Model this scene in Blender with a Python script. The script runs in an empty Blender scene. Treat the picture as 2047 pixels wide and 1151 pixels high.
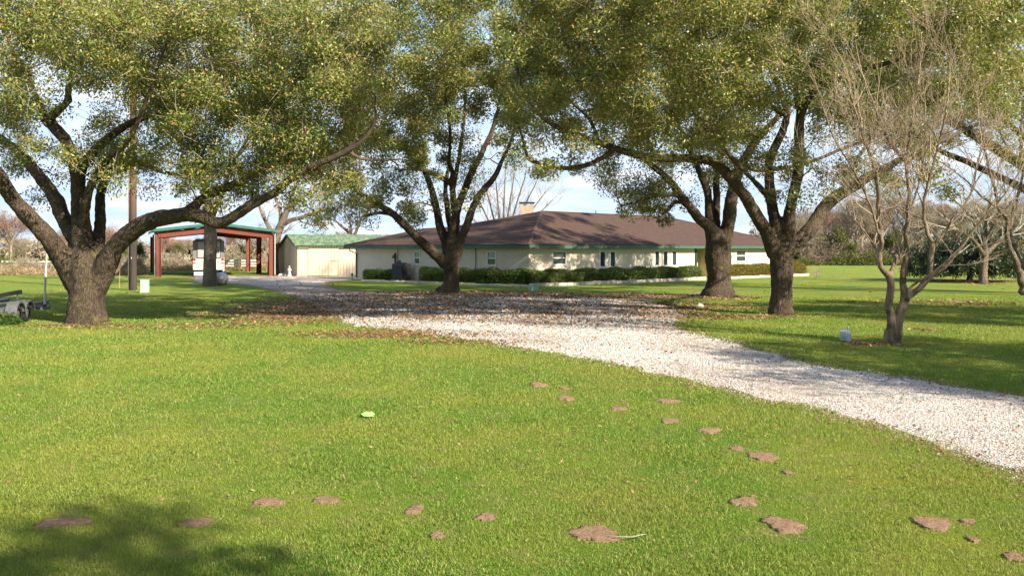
import bpy, math, random
import numpy as np
from mathutils import Vector, Matrix
random.seed(7)
RS = np.random.RandomState
scene = bpy.context.scene
COL = scene.collection
F, CX, HY, H = 1700.0, 1023.5, 495.0, 2.4      # focal length in photo pixels, principal column, horizon row, eye height

def W(px, py, Y):
    return np.array([(px - CX) / F * Y, Y, H - (py - HY) / F * Y])
def G(px, py, z=0.0):
    Y = F * (H - z) / (py - HY)
    return np.array([(px - CX) / F * Y, Y, z])

# ------------------------------------------------------------------ materials
class N:
    def __init__(s, name):
        s.m = bpy.data.materials.new(name); s.m.use_nodes = True
        s.t = s.m.node_tree; s.n = s.t.nodes; s.l = s.t.links
        s.bsdf = s.n['Principled BSDF']; s.out = s.n['Material Output']
    def new(s, typ, **kw):
        nd = s.n.new(typ)
        for k, v in kw.items():
            if k in nd.inputs: 
                s.set(nd.inputs[k], v)
            else: setattr(nd, k, v)
        return nd
    def set(s, inp, v):
        if isinstance(v, bpy.types.NodeSocket): s.l.new(v, inp)
        else:
            if isinstance(v, (tuple, list)) and len(v) == 3 and inp.type == 'RGBA': v = (*v, 1)
            inp.default_value = v
    def mix(s, fac, a, b, blend='MIX'):
        nd = s.n.new('ShaderNodeMix'); nd.data_type = 'RGBA'; nd.blend_type = blend
        s.set(nd.inputs[0], fac); s.set(nd.inputs[6], a); s.set(nd.inputs[7], b)
        return nd.outputs[2]
    def math(s, op, a, b=0.5, c=None):
        nd = s.n.new('ShaderNodeMath'); nd.operation = op
        s.set(nd.inputs[0], a); s.set(nd.inputs[1], b)
        if c is not None: s.set(nd.inputs[2], c)
        return nd.outputs[0]
    def ramp(s, fac, stops, interp='LINEAR'):
        nd = s.n.new('ShaderNodeValToRGB'); nd.color_ramp.interpolation = interp
        els = nd.color_ramp.elements
        while len(els) < len(stops): els.new(0.5)
        for e, (p, c) in zip(els, stops):
            e.position = p; e.color = (*c, 1) if len(c) == 3 else c
        s.set(nd.inputs[0], fac); return nd.outputs[0]
    def coord(s, which='Object', scale=(1, 1, 1), rot=(0, 0, 0)):
        if which == 'World': o = s.new('ShaderNodeNewGeometry').outputs['Position']
        else: o = s.new('ShaderNodeTexCoord').outputs[which]
        mp = s.n.new('ShaderNodeMapping'); s.l.new(o, mp.inputs[0])
        mp.inputs['Scale'].default_value = scale; mp.inputs['Rotation'].default_value = rot
        return mp.outputs[0]
    def noise(s, vec, scale, detail=4, rough=.55, dist=0.0):
        nd = s.n.new('ShaderNodeTexNoise'); s.l.new(vec, nd.inputs['Vector'])
        nd.inputs['Scale'].default_value = scale; nd.inputs['Detail'].default_value = detail
        nd.inputs['Roughness'].default_value = rough; nd.inputs['Distortion'].default_value = dist
        return nd.outputs[0]
    def bump(s, h, strength=.5, dist=.02, normal=None):
        nd = s.n.new('ShaderNodeBump'); s.l.new(h, nd.inputs['Height'])
        nd.inputs['Strength'].default_value = strength; nd.inputs['Distance'].default_value = dist
        if normal is not None: s.l.new(normal, nd.inputs['Normal'])
        return nd.outputs[0]
    def fin(s, color, rough=.8, normal=None, metal=0.0, spec=.3):
        s.set(s.bsdf.inputs['Base Color'], color); s.set(s.bsdf.inputs['Roughness'], rough)
        s.set(s.bsdf.inputs['Metallic'], metal); s.set(s.bsdf.inputs['Specular IOR Level'], spec)
        if normal is not None: s.l.new(normal, s.bsdf.inputs['Normal'])
        return s.m

def plain(name, c1, c2=None, scale=6, rough=.7, metal=0.0, bump=.15, bd=.01, spec=.3, coord='Object'):
    k = N(name)
    c2 = c2 or tuple(x * .72 for x in c1)
    v = k.coord(coord)
    n = k.noise(v, scale, 6, .6)
    n2 = k.noise(v, scale * 7, 3, .6)
    f = k.ramp(n, [(.35, (0, 0, 0)), (.68, (1, 1, 1))])
    return k.fin(k.mix(f, c1, c2), rough, k.bump(n2, bump, bd), metal, spec)

def island(k):
    return k.new('ShaderNodeNewGeometry').outputs['Random Per Island']

def leaf_mat(name, stops, tint=None, tint_scale=.45, trans=.35, gloss=.25, tint_amt=.6, pale=None):
    k = N(name)
    c = k.ramp(island(k), stops)
    if tint:
        v = k.coord('World')
        n = k.ramp(k.noise(v, tint_scale, 3), [(.42, (0, 0, 0)), (.62, (tint_amt,) * 3)])
        c = k.mix(n, c, tint)
        if pale:
            n = k.ramp(k.noise(v, tint_scale * 2.7, 4, .7), [(.52, (0, 0, 0)), (.68, (.42,) * 3)]); c = k.mix(n, c, pale)
    k.fin(c, .45, None, 0, gloss)
    tr = k.new('ShaderNodeBsdfTranslucent'); k.set(tr.inputs[0], k.mix(.5, c, (.30, .30, .03), 'MIX'))
    ms = k.new('ShaderNodeMixShader'); ms.inputs[0].default_value = trans
    k.l.new(k.bsdf.outputs[0], ms.inputs[1]); k.l.new(tr.outputs[0], ms.inputs[2])
    k.l.new(ms.outputs[0], k.out.inputs[0])
    return k.m

def bark_mat(name, dark, light, moss=None, stretch=.28, scale=15, bstr=.7, bd=.03):
    k = N(name)
    v = k.coord('Object', (1, 1, stretch))
    vo = k.new('ShaderNodeTexVoronoi', feature='DISTANCE_TO_EDGE'); 
    warp = k.new('ShaderNodeVectorMath', operation='ADD')
    nz = k.new('ShaderNodeTexNoise'); k.l.new(v, nz.inputs['Vector']); nz.inputs['Scale'].default_value = 4
    sc = k.new('ShaderNodeVectorMath', operation='SCALE'); k.l.new(nz.outputs['Color'], sc.inputs[0]); sc.inputs['Scale'].default_value = .35
    k.l.new(v, warp.inputs[0]); k.l.new(sc.outputs[0], warp.inputs[1])
    k.l.new(warp.outputs[0], vo.inputs['Vector']); vo.inputs['Scale'].default_value = scale
    n = k.noise(v, 22, 6, .75)
    crack = k.ramp(k.math('ADD', vo.outputs['Distance'], k.math('MULTIPLY', k.math('SUBTRACT', n, .5), .35)), [(.0, (.25,) * 3), (.20, (1, 1, 1))])
    big = k.noise(k.coord('Object'), 1.3, 4, .6)
    c = k.mix(k.ramp(n, [(.3, (0, 0, 0)), (.7, (1, 1, 1))]), dark, light)
    c = k.mix(k.ramp(big, [(.4, (0, 0, 0)), (.62, (.75,) * 3)]), c, tuple(x * .55 for x in dark))
    if moss:
        mn = k.noise(k.coord('Object'), 2.6, 5, .7)
        c = k.mix(k.ramp(mn, [(.52, (0, 0, 0)), (.66, (.65,) * 3)]), c, moss)
    c = k.mix(crack, tuple(x * .45 for x in dark), c)
    hgt = k.math('ADD', k.math('MULTIPLY', crack, .8), k.math('MULTIPLY', n, .5))
    return k.fin(c, .9, k.bump(hgt, bstr, bd), 0, .15)

M = {}
M['bark'] = bark_mat('oak_bark', (.055, .042, .032), (.16, .120, .084), (.15, .13, .05))
M['bark_grey'] = bark_mat('grey_bark', (.15, .12, .09), (.34, .27, .20), None, .5, 14, .9, .04)
M['bark_smooth'] = bark_mat('smooth_bark', (.17, .125, .08), (.34, .26, .175), None, .15, 5, .3, .01)
M['twig'] = plain('twig_bark', (.10, .075, .055), (.05, .038, .028), 9, .9, bump=.1)
M['twig_pale'] = plain('pale_twig_bark', (.40, .33, .25), (.24, .18, .13), 9, .9, bump=.1)
M['twig_bare'] = plain('bare_twig_bark', (.34, .265, .18), (.18, .14, .095), 5, .9, bump=.1)
OAK = [(0, (.025, .065, .014)), (.25, (.070, .135, .024)), (.5, (.16, .215, .042)), (.74, (.25, .275, .062)), (.88, (.40, .37, .12)), (.95, (.38, .24, .05)), (.975, (.42, .16, .03)), (1, (.15, .08, .04))]
M['oak_leaf'] = leaf_mat('oak_leaf', OAK, (.29, .29, .07), .42, .36, .55, .5, (.42, .36, .13))
M['oak_leaf_deep'] = leaf_mat('oak_leaf_deep', [(a, (c[0] * .75, c[1] * .82, c[2])) for a, c in OAK], (.24, .21, .06), .5, .32, .4, .5, (.32, .28, .10))
M['hedge_leaf'] = leaf_mat('hedge_leaf', [(0, (.025, .055, .010)), (.5, (.06, .125, .02)), (.85, (.12, .21, .03)), (1, (.22, .21, .05))], (.10, .08, .03), .7, .25, .4, .4)
M['hedge_yellow'] = leaf_mat('hedge_yellow', [(0, (.05, .08, .012)), (.5, (.13, .16, .02)), (.8, (.28, .22, .02)), (1, (.30, .12, .03))], (.25, .15, .03), .9, .25, .3, .6)
M['magnolia_leaf'] = leaf_mat('magnolia_leaf', [(0, (.008, .022, .008)), (.7, (.02, .05, .014)), (1, (.06, .08, .02))], None, 1, .1, .6)
M['weed_leaf'] = leaf_mat('weed_leaf', [(0, (.02, .06, .01)), (1, (.08, .16, .02))], None, 1, .25, .3)

def obj(name, me, mat=None, parent=None, loc=None):
    if mat is not None:
        for m_ in (mat if isinstance(mat, (list, tuple)) else [mat]): me.materials.append(m_)
    o = bpy.data.objects.new(name, me); COL.objects.link(o)
    if parent is not None: o.parent = parent
    if loc is not None: o.location = loc
    return o

def tag(o, label=None, cat=None, group=None, kind=None):
    if label: o['label'] = label
    if cat: o['category'] = cat
    if group: o['group'] = group
    if kind: o['kind'] = kind
    return o

def thing(name, label, cat, loc=(0, 0, 0), rz=0.0, group=None):
    o = bpy.data.objects.new(name, None); COL.objects.link(o)
    o.location = tuple(float(x) for x in loc); o.rotation_euler = (0, 0, rz); o.empty_display_size = .3
    return tag(o, label, cat, group)

def copy_tree(o, parent=None):
    c = o.copy(); COL.objects.link(c); c.parent = parent
    for ch in list(o.children): copy_tree(ch, c)
    return c

def np_mesh(name, V, Fq, smooth=False):
    """V (n,3), Fq (m,k) all faces with k corners"""
    me = bpy.data.meshes.new(name)
    V = np.ascontiguousarray(V, dtype=np.float32); Fq = np.ascontiguousarray(Fq, dtype=np.int32)
    me.vertices.add(len(V)); me.vertices.foreach_set('co', V.ravel())
    k = Fq.shape[1]; m = len(Fq)
    me.loops.add(m * k); me.loops.foreach_set('vertex_index', Fq.ravel())
    me.polygons.add(m); me.polygons.foreach_set('loop_start', np.arange(0, m * k, k, dtype=np.int32))
    if smooth: me.polygons.foreach_set('use_smooth', np.ones(m, dtype=bool))
    me.update(calc_edges=True); return me

class MB:
    """collects simple solids and links them as ONE mesh"""
    def __init__(s): s.v = []; s.f = []; s.sm = []
    def add(s, vs, fs, smooth=False):
        b = len(s.v); s.v += [tuple(float(c) for c in v) for v in vs]
        s.f += [[b + i for i in f] for f in fs]; s.sm += [smooth] * len(fs); return s
    def box(s, x0, x1, y0, y1, z0, z1):
        vs = [(x, y, z) for z in (z0, z1) for y in (y0, y1) for x in (x0, x1)]
        return s.add(vs, [(0, 2, 3, 1), (4, 5, 7, 6), (0, 1, 5, 4), (2, 6, 7, 3), (0, 4, 6, 2), (1, 3, 7, 5)])
    def beam(s, a, b, w, h, up=(0, 0, 1)):
        a = Vector(a); b = Vector(b); t = (b - a).normalized(); u = Vector(up)
        sd = t.cross(u)
        if sd.length < 1e-3: sd = t.cross(Vector((1, 0, 0)))
        sd.normalize(); u = sd.cross(t).normalized()
        vs = []
        for p in (a, b):
            for i, j in ((-1, -1), (1, -1), (1, 1), (-1, 1)): vs.append(p + sd * (i * w / 2) + u * (j * h / 2))
        return s.add(vs, [(0, 1, 2, 3), (7, 6, 5, 4), (0, 4, 5, 1), (1, 5, 6, 2), (2, 6, 7, 3), (3, 7, 4, 0)])
    def tube(s, pts, r, n=10, cap=True):
        pts = [Vector(p) for p in pts]; rs = r if isinstance(r, (list, tuple)) else [r] * len(pts)
        rings = []; prev = None
        for i, p in enumerate(pts):
            t = (pts[min(i + 1, len(pts) - 1)] - pts[max(i - 1, 0)]).normalized()
            if prev is None:
                ref = Vector((0, 0, 1)) if abs(t.z) < .9 else Vector((1, 0, 0)); a = t.cross(ref).normalized()
            else: a = (prev - t * prev.dot(t)).normalized()
            prev = a; b = t.cross(a)
            rings.append([p + (a * math.cos(2 * math.pi * j / n) + b * math.sin(2 * math.pi * j / n)) * rs[i] for j in range(n)])
        vs = [v for rg in rings for v in rg]; fs = []
        for i in range(len(pts) - 1):
            for j in range(n): fs.append((i * n + j, i * n + (j + 1) % n, (i + 1) * n + (j + 1) % n, (i + 1) * n + j))
        s.add(vs, fs, True)
        if cap: s.add(rings[0], [tuple(reversed(range(n)))]); s.add(rings[-1], [tuple(range(n))])
        return s
    def lathe(s, prof, c=(0, 0, 0), n=20, axis='z'):
        vs = []
        for r, z in prof:
            for j in range(n):
                a = 2 * math.pi * j / n; x, y = r * math.cos(a), r * math.sin(a)
                p = (x, y, z) if axis == 'z' else ((z, x, y) if axis == 'x' else (x, z, y))
                vs.append((c[0] + p[0], c[1] + p[1], c[2] + p[2]))
        fs = [(i * n + j, i * n + (j + 1) % n, (i + 1) * n + (j + 1) % n, (i + 1) * n + j) for i in range(len(prof) - 1) for j in range(n)]
        return s.add(vs, fs, True)
    def build(s, name, mat, parent=None, bevel=0.0, loc=None):
        me = bpy.data.meshes.new(name); me.from_pydata(s.v, [], s.f)
        me.polygons.foreach_set('use_smooth', s.sm); me.update()
        o = obj(name, me, mat, parent, loc)
        if bevel:
            b = o.modifiers.new('bevel', 'BEVEL'); b.width = bevel; b.segments = 2; b.limit_method = 'ANGLE'
        return o

# ------------------------------------------------------------------ tubes in bulk (branches, twigs)
class Tubes:
    def __init__(s): s.g = {}
    def add(s, pts, rad, sides=None):
        pts = np.asarray(pts, float); rad = np.asarray(rad, float)
        if sides is None: sides = 8 if rad[0] > .06 else (5 if rad[0] > .022 else 3)
        s.g.setdefault((len(pts), sides), []).append((pts, rad))
    def mesh(s, name, off=(0, 0, 0)):
        Vs = []; Fs = []; b = 0
        for (n, k), L in s.g.items():
            P = np.stack([a for a, _ in L]); R = np.stack([r for _, r in L])
            T = np.gradient(P, axis=1); T /= np.linalg.norm(T, axis=2, keepdims=True) + 1e-9
            mt = np.abs(T).max(axis=1); ref = np.eye(3)[np.argmin(mt, axis=1)][:, None, :]
            A = np.cross(T, np.broadcast_to(ref, T.shape)); A /= np.linalg.norm(A, axis=2, keepdims=True) + 1e-9
            B = np.cross(T, A); an = np.arange(k) * 2 * np.pi / k
            V = P[:, :, None, :] + R[:, :, None, None] * (np.cos(an)[None, None, :, None] * A[:, :, None, :] + np.sin(an)[None, None, :, None] * B[:, :, None, :])
            m = len(L); idx = b + np.arange(m * n * k).reshape(m, n, k); nx = np.roll(idx, -1, axis=2)
            Fs.append(np.stack([idx[:, :-1], nx[:, :-1], nx[:, 1:], idx[:, 1:]], -1).reshape(-1, 4))
            Vs.append(V.reshape(-1, 3)); b += m * n * k
        return np_mesh(name, np.concatenate(Vs) - np.asarray(off, float), np.concatenate(Fs), True)

def unit(v): return v / (np.linalg.norm(v) + 1e-9)

def leaf_mesh(name, C, L, Wd, rng, up=.25, off=(0, 0, 0), fold=.12, along=None, along_w=0.0):
    """one folded rhombus per centre: tiny leaf faces through the crown"""
    n = len(C); L = L * rng.uniform(.65, 1.35, (n, 1)); Wd = Wd * rng.uniform(.65, 1.35, (n, 1))
    d = rng.normal(size=(n, 3))
    if along is not None: d += along * along_w
    d /= np.linalg.norm(d, axis=1, keepdims=True)
    nn = rng.normal(size=(n, 3)); nn[:, 2] += up * 3
    s = np.cross(d, nn); s /= np.linalg.norm(s, axis=1, keepdims=True) + 1e-9
    nn = np.cross(s, d)
    C = C - np.asarray(off, float)
    V = np.stack([C - d * L / 2, C + s * Wd / 2 + nn * Wd * fold, C + d * L / 2, C - s * Wd / 2 + nn * Wd * fold], 1).reshape(-1, 3)
    return np_mesh(name, V, np.arange(4 * n).reshape(n, 4))

def resample(P, R, step):
    P = np.asarray(P, float); R = np.asarray(R, float)
    # Catmull-Rom through the points
    n = len(P); out = []; ro = []
    for i in range(n - 1):
        p0 = P[max(i - 1, 0)]; p1 = P[i]; p2 = P[i + 1]; p3 = P[min(i + 2, n - 1)]
        m = max(2, int(np.linalg.norm(p2 - p1) / step))
        for t in np.arange(m) / m:
            out.append(.5 * ((2 * p1) + (-p0 + p2) * t + (2 * p0 - 5 * p1 + 4 * p2 - p3) * t * t + (-p0 + 3 * p1 - 3 * p2 + p3) * t ** 3))
            ro.append(R[i] * (1 - t) + R[i + 1] * t)
    out.append(P[-1]); ro.append(R[-1]); return np.array(out), np.array(ro)

def limb_world(pts, Y0):
    """pts: (px, py, radius in px, depth offset in m)"""
    P = [W(a[0], a[1], Y0 + a[3]) for a in pts]; R = [a[2] * (Y0 + a[3]) / F * (.84 if a[1] < 500 else .90) for a in pts]
    return np.array(P), np.array(R)

def clump_leaves(C, rad, n, rng, flat=.8):
    k = len(C); g = rng.normal(size=(k, n, 3))
    g /= np.linalg.norm(g, axis=2, keepdims=True); g *= rng.uniform(0, 1, (k, n, 1)) ** .45
    g[:, :, 2] *= flat
    return (C[:, None, :] + g * rad[:, None, None]).reshape(-1, 3)

def build_oak(label, base, Y0, limbs, clumps, seed, leaf=(.10, .045), per=240, name='live_oak', voxel=.05, leafmat='oak_leaf', cat='tree', crad=(.36, .78), group=None, twig='twig', nfine=7):
    rng = RS(seed); base = np.array([base[0], base[1], 0.])
    root = thing(name, label, cat, base, group=group)
    thick = Tubes(); thin = Tubes(); nodes = []; nrad = []
    for P, R in limbs:
        Q, S = resample(P, R, .30)
        wob = rng.normal(size=Q.shape) * np.where(S[:, None] > .3, .05, .16); wob[0] = 0
        wob = (wob + np.roll(wob, 1, 0) + np.roll(wob, -1, 0)) / 3
        Q2 = Q + wob * S[:, None]; S2 = S * (1 + rng.normal(size=len(S)) * .03)
        if S.max() > .11:
            k = max(2, int((S > .085).sum()))
            if k < len(Q2): thin.add(Q2[k - 2:], np.maximum(S2[k - 2:], .02), 8)
            Q3 = np.vstack([Q2[:k], Q2[k - 1:k] + (Q2[k - 1:k] - Q2[k - 2:k - 1]) * .05]); S3 = np.append(S2[:k], .001)
            thick.add(np.vstack([Q3[:1] - (Q3[1:2] - Q3[:1]) * .02, Q3]), np.append(.001, S3), 14)
        else: thin.add(Q2, np.maximum(S2, .018), 7)
        nodes.append(Q2); nrad.append(S2)
    nodes = np.vstack(nodes); nrad = np.concatenate(nrad)
    me = thick.mesh('trunk', base)
    tr = obj('trunk', me, M['bark'], root)
    rm = tr.modifiers.new('remesh', 'REMESH'); rm.mode = 'VOXEL'; rm.voxel_size = voxel; rm.use_smooth_shade = True
    sm = tr.modifiers.new('smooth', 'SMOOTH'); sm.iterations = 6; sm.factor = .6
    tx = bpy.data.textures.get('bark_clouds') or bpy.data.textures.new('bark_clouds', 'CLOUDS')
    tx.noise_scale = .22; tx.noise_depth = 3
    dp = tr.modifiers.new('lumps', 'DISPLACE'); dp.texture = tx; dp.strength = .07; dp.mid_level = .5; dp.texture_coords = 'LOCAL'
    # limbs out to every clump of leaves
    if len(clumps):
        C = np.asarray(clumps, float)
        ok = nodes[:, 2] > 2.3
        nd = nodes[ok]; nr = nrad[ok]
        d0 = np.array([np.min(np.linalg.norm(nd - c, axis=1)) for c in C]); order = np.argsort(d0)
        cap = 20000; ND = np.zeros((cap, 3)); NR = np.zeros(cap); n = len(nd); ND[:n] = nd; NR[:n] = nr
        for ci in order:
            c = C[ci]; dv = ND[:n] - c; dist = np.linalg.norm(dv, axis=1) + np.maximum(dv[:, 2], 0) * .8
            j = int(np.argmin(dist)); q = ND[j]; L = np.linalg.norm(c - q)
            if L < .15: continue
            r0 = min(NR[j] * .75, .012 + .014 * L)
            t = np.array([0, .25, .5, .75, 1])[:, None]
            P = q + (c - q) * t + rng.normal(size=(5, 3)) * L * .075 * np.sin(t * math.pi) + np.array([0, 0, 1]) * L * .12 * np.sin(t * math.pi)
            R = r0 * (1 - t[:, 0] * .6) + .003
            thin.add(P, R, 5 if r0 > .025 else 4)
            if n + 4 < cap: ND[n:n + 4] = P[1:]; NR[n:n + 4] = R[1:]; n += 4
        fine = Tubes()
        for c in C:
            for _ in range(nfine):
                d = unit(rng.normal(size=3) + np.array([0, 0, .25])); L = rng.uniform(.35, .95) * crad[1] * 1.3
                e = c + d * L; mdl = (c + e) / 2 + rng.normal(size=3) * .08
                fine.add([c, mdl, e], [.010, .007, .003], 3)
        rad = rng.uniform(crad[0], crad[1], len(C))
        lv = clump_leaves(C, rad, per, rng)
        obj('crown', leaf_mesh('crown', lv, leaf[0], leaf[1], rng, .15, base), M[leafmat], root)
        obj('twig_spray', fine.mesh('twig_spray', base), M['twig_pale'], root)
    if thin.g: obj('branchwork', thin.mesh('branchwork', base), M[twig], root)
    return root

# ------------------------------------------------------------------ foliage map of the front oaks, 64 x 40 photo pixels a cell
GRID = """
7 8 9 9 9 9 9 9 9 8 8 7 8 9 9 9 9 9 9 9 9 9 8 8 8 8 8 9 9 9 9 8
7 7 9 9 9 9 9 9 9 9 9 9 9 9 9 9 9 9 8 8 8 8 8 7 7 7 7 8 8 8 8 7
6 6 7 9 9 9 9 9 9 9 9 9 9 9 9 9 9 8 7 7 6 7 7 8 7 5 5 5 6 6 7 6
5 4 4 7 9 9 9 9 9 9 9 9 9 9 9 9 9 8 7 6 5 6 6 7 6 3 2 3 4 4 4 4
4 1 1 4 7 8 8 9 9 9 9 9 9 9 8 8 8 7 7 5 5 6 6 6 4 2 2 2 3 3 3 3
4 3 1 2 4 5 7 8 8 7 8 8 8 8 6 6 6 5 6 5 6 6 4 5 3 2 2 1 3 3 2 2
3 3 3 3 5 6 7 8 8 8 8 8 8 8 4 3 4 4 4 4 4 6 6 4 2 1 2 1 2 2 1 1
2 2 3 4 4 4 6 7 8 7 6 6 6 5 3 2 2 2 4 4 4 4 5 3 2 1 2 1 2 2 1 1
1 2 2 3 3 3 4 6 5 5 6 5 4 4 3 1 1 2 1 4 4 4 3 2 2 1 3 3 2 1 1 0
0 1 1 1 2 2 3 4 3 3 5 6 5 3 1 0 0 0 0 5 5 3 1 1 1 1 1 1 1 1 0 0
0 1 0 0 0 0 2 2 0 1 3 5 4 1 0 0 0 0 0 2 3 1 0 0 0 0 0 0 0 0 0 0
""".strip().split('\n')
GRID = [[int(x) for x in r.split()] for r in GRID]

def grid_clumps(Y0, depth, rng, wfun, mult, above=0, above_x=(0, 0), jit=1.0):
    out = []
    for r, row in enumerate(GRID):
        for c, v in enumerate(row):
            px = 32 + 64 * c; py = 20 + 40 * r
            w = wfun(px, py)
            lam = v * w * mult
            if v < 6: lam *= .78
            for _ in range(rng.poisson(lam)):
                # higher up the crown is deeper front to back
                dd = depth * (1 - .45 * min(py, 420) / 420)
                Y = Y0 + rng.uniform(-dd, dd)
                q = W(px + rng.uniform(-36, 36) * jit, py + rng.uniform(-23, 23), Y); f_ = 26. / Y0
                nz_ = math.sin(q[0] * 2.3 * f_ + 1.7 * math.sin(q[1] * .9 * f_)) + math.sin(q[1] * 1.9 * f_ + 1.3 * math.sin(q[2] * 2.1 * f_)) + math.sin(q[2] * 3.1 * f_ + 1.1 * math.sin(q[0] * 1.3 * f_))
                if nz_ > -.35 or rng.uniform() < .22: out.append(q)
    for _ in range(above):
        u = rng.uniform(-1, 1); a = rng.uniform(above_x[0], above_x[1])
        top = above_x[2] * math.sqrt(max(0, 1 - (2 * (a - above_x[0]) / (above_x[1] - above_x[0]) - 1) ** 2)) * math.sqrt(max(.05, 1 - u * u))
        out.append(W(a, -rng.uniform(0, 1) * top - 5, Y0 + u * depth))
    return out

# ================================================================== SETTING: lawn, drive, path
def pip(x, y, poly):
    x = np.asarray(x); y = np.asarray(y); ins = np.zeros(x.shape, bool); n = len(poly)
    for i in range(n):
        x1, y1 = poly[i]; x2, y2 = poly[(i + 1) % n]
        c = ((y1 > y) != (y2 > y)) & (x < (x2 - x1) * (y - y1) / ((y2 - y1) + 1e-12) + x1); ins ^= c
    return ins
def edge_dist(x, y, poly):
    d = np.full(np.shape(x), 1e9); n = len(poly)
    for i in range(n):
        a = np.array(poly[i]); b = np.array(poly[(i + 1) % n]); ab = b - a; L2 = ab @ ab + 1e-12
        t = np.clip(((x - a[0]) * ab[0] + (y - a[1]) * ab[1]) / L2, 0, 1)
        d = np.minimum(d, np.hypot(x - a[0] - t * ab[0], y - a[1] - t * ab[1]))
    return d
def smooth_closed(poly, step, amp, seed):
    rng = RS(seed); out = []; n = len(poly)
    for i in range(n):
        a = np.array(poly[i]); b = np.array(poly[(i + 1) % n]); L = np.linalg.norm(b - a); m = max(1, int(L / step)); nr = np.array([-(b - a)[1], (b - a)[0]]) / (L + 1e-9)
        for k in range(m): out.append(a + (b - a) * k / m + nr * rng.normal() * amp * (1 + .02 * a[1]))
    return [tuple(p) for p in out]
drive_px = [(2750, 1290), (2400, 1130), (2047, 945), (1900, 893), (1700, 833), (1500, 788), (1300, 742), (1150, 713), (1000, 688), (900, 670), (800, 658), (715, 652),
            (690, 640), (665, 625), (630, 608), (590, 591), (545, 578), (495, 568), (440, 564), (395, 566), (385, 557), (400, 551.5), (545, 552.3), (592, 552.3), (715, 552.6), (712, 558), (650, 563), (645, 570), (668, 578), (720, 584), (790, 588),
            (850, 590), (960, 589), (1060, 589), (1150, 593), (1230, 598), (1300, 606), (1350, 617), (1370, 630), (1335, 645), (1355, 660), (1420, 676), (1500, 697), (1600, 722), (1700, 743), (1850, 764), (2047, 793), (2400, 845), (2900, 905)]
drive = [tuple(G(a, b)[:2]) for a, b in drive_px]
drive = smooth_closed(drive, .35, .07, 3)
path_px = [(1225, 598), (1290, 594), (1340, 589), (1395, 585.5), (1440, 581.5), (1445, 584.5), (1400, 588.5), (1345, 592.5), (1310, 598), (1290, 606)]
path = smooth_closed([tuple(G(a, b)[:2]) for a, b in path_px], .3, .05, 5)
drive_bb = np.array(drive)

mounds = [(1076, 769, 36, 12), (1131, 796, 34, 10), (1128, 776, 20, 6), (1335, 802, 46, 9), (1235, 817, 32, 8), (1338, 841, 36, 10), (1418, 861, 50, 11), (1473, 897, 26, 15),
          (1524, 913, 54, 28), (1575, 945, 24, 8), (1487, 1003, 56, 20), (1568, 1050, 84, 32), (1188, 1067, 90, 36), (1862, 1046, 84, 28), (1935, 1042, 30, 10), (2030, 1115, 40, 30),
          (535, 1004, 64, 17), (651, 1000, 52, 15), (829, 1020, 38, 20), (972, 1034, 48, 14), (875, 1070, 34, 14), (125, 1045, 98, 22), (395, 1045, 56, 20), (1945, 1079, 26, 10)]
mound_w = []
for (a, b, w, h) in mounds:
    c = G(a, b); Y = c[1]; rx = w / 2 / F * Y; ry = min(max(h / 2 * Y * Y / (F * H), rx * .45), rx * 1.6)
    mound_w.append((c[0], c[1], rx, ry))
def mound_mask(x, y):
    m = np.zeros(x.shape)
    for (cx, cy, rx, ry) in mound_w:
        m = np.maximum(m, np.clip(.78 - np.hypot((x - cx) / rx, (y - cy) / ry), 0, 1))
    return m
litter_spots = [(G(655, 618)[:2], 3.6, 6.5, 1.0), (G(560, 625)[:2], 3.4, 3.0, .6), (G(897, 590)[:2], 7.5, 3.6, 1.0), (G(760, 606)[:2], 6, 5, 1.), (G(175, 652)[:2], 2.2, 1.1, .45), (G(300, 655)[:2], 3.4, 1.0, .3), (G(450, 650)[:2], 3.0, 1.4, .38), (G(800, 668)[:2], 3.2, 1.3, .75), (G(930, 684)[:2], 2.2, .8, .5),
                (G(1100, 592)[:2], 9, 2.5, .8), (G(1300, 622)[:2], 2.8, 2.6, .8), (G(1430, 596)[:2], 2.2, 1.4, .7), (G(1450, 634)[:2], 2.6, 1.2, .6), (G(1745, 688)[:2], .85, .45, 1.), (G(1560, 632)[:2], 1.1, .8, .5), (G(1850, 660)[:2], .5, .4, .8), (G(1890, 605)[:2], 4.5, 2.2, .35), (G(1966, 567)[:2], 1.5, 1.2, .6), (G(1180, 640)[:2], 3.5, 3, .45), (G(1000, 622)[:2], 9, 6, .62), (G(1200, 612)[:2], 7, 4, .6), (G(1950, 560)[:2], 5, 4, .7)]
def litter(x, y):
    m = np.zeros(np.shape(x))
    for (c, rx, ry, a) in litter_spots:
        d = np.hypot((x - c[0]) / rx, (y - c[1]) / ry); m = np.maximum(m, a * np.clip(1.6 - d * 1.3, 0, 1))
    return m

def axis(lo, hi, step, far, n):
    mid = np.arange(lo, hi + step / 2, step); k = np.arange(1, n + 1)
    g1 = hi + (far - hi) * (k / n) ** 3; g0 = lo - (far + lo) * (k / n) ** 3
    return np.concatenate([g0[::-1], mid, g1])
def ground_z(x, y):
    z = .03 * np.sin(x * .31 + 1.3) * np.cos(y * .23) + .015 * np.sin(x * .9 + y * .7)
    return z * 0.0
xs = axis(-34, 34, .28, 900, 14); ys = axis(3, 76, .28, 900, 14)
XX, YY = np.meshgrid(xs, ys); nx, ny = len(xs), len(ys)
idx = np.arange(nx * ny).reshape(ny, nx)
LV = np.stack([XX.ravel(), YY.ravel(), np.zeros(nx * ny)], 1)
LF = np.stack([idx[:-1, :-1], idx[:-1, 1:], idx[1:, 1:], idx[1:, :-1]], -1).reshape(-1, 4)
me = np_mesh('lawn', LV, LF, True)
ed = edge_dist(LV[:, 0], LV[:, 1], drive[::2])
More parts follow.
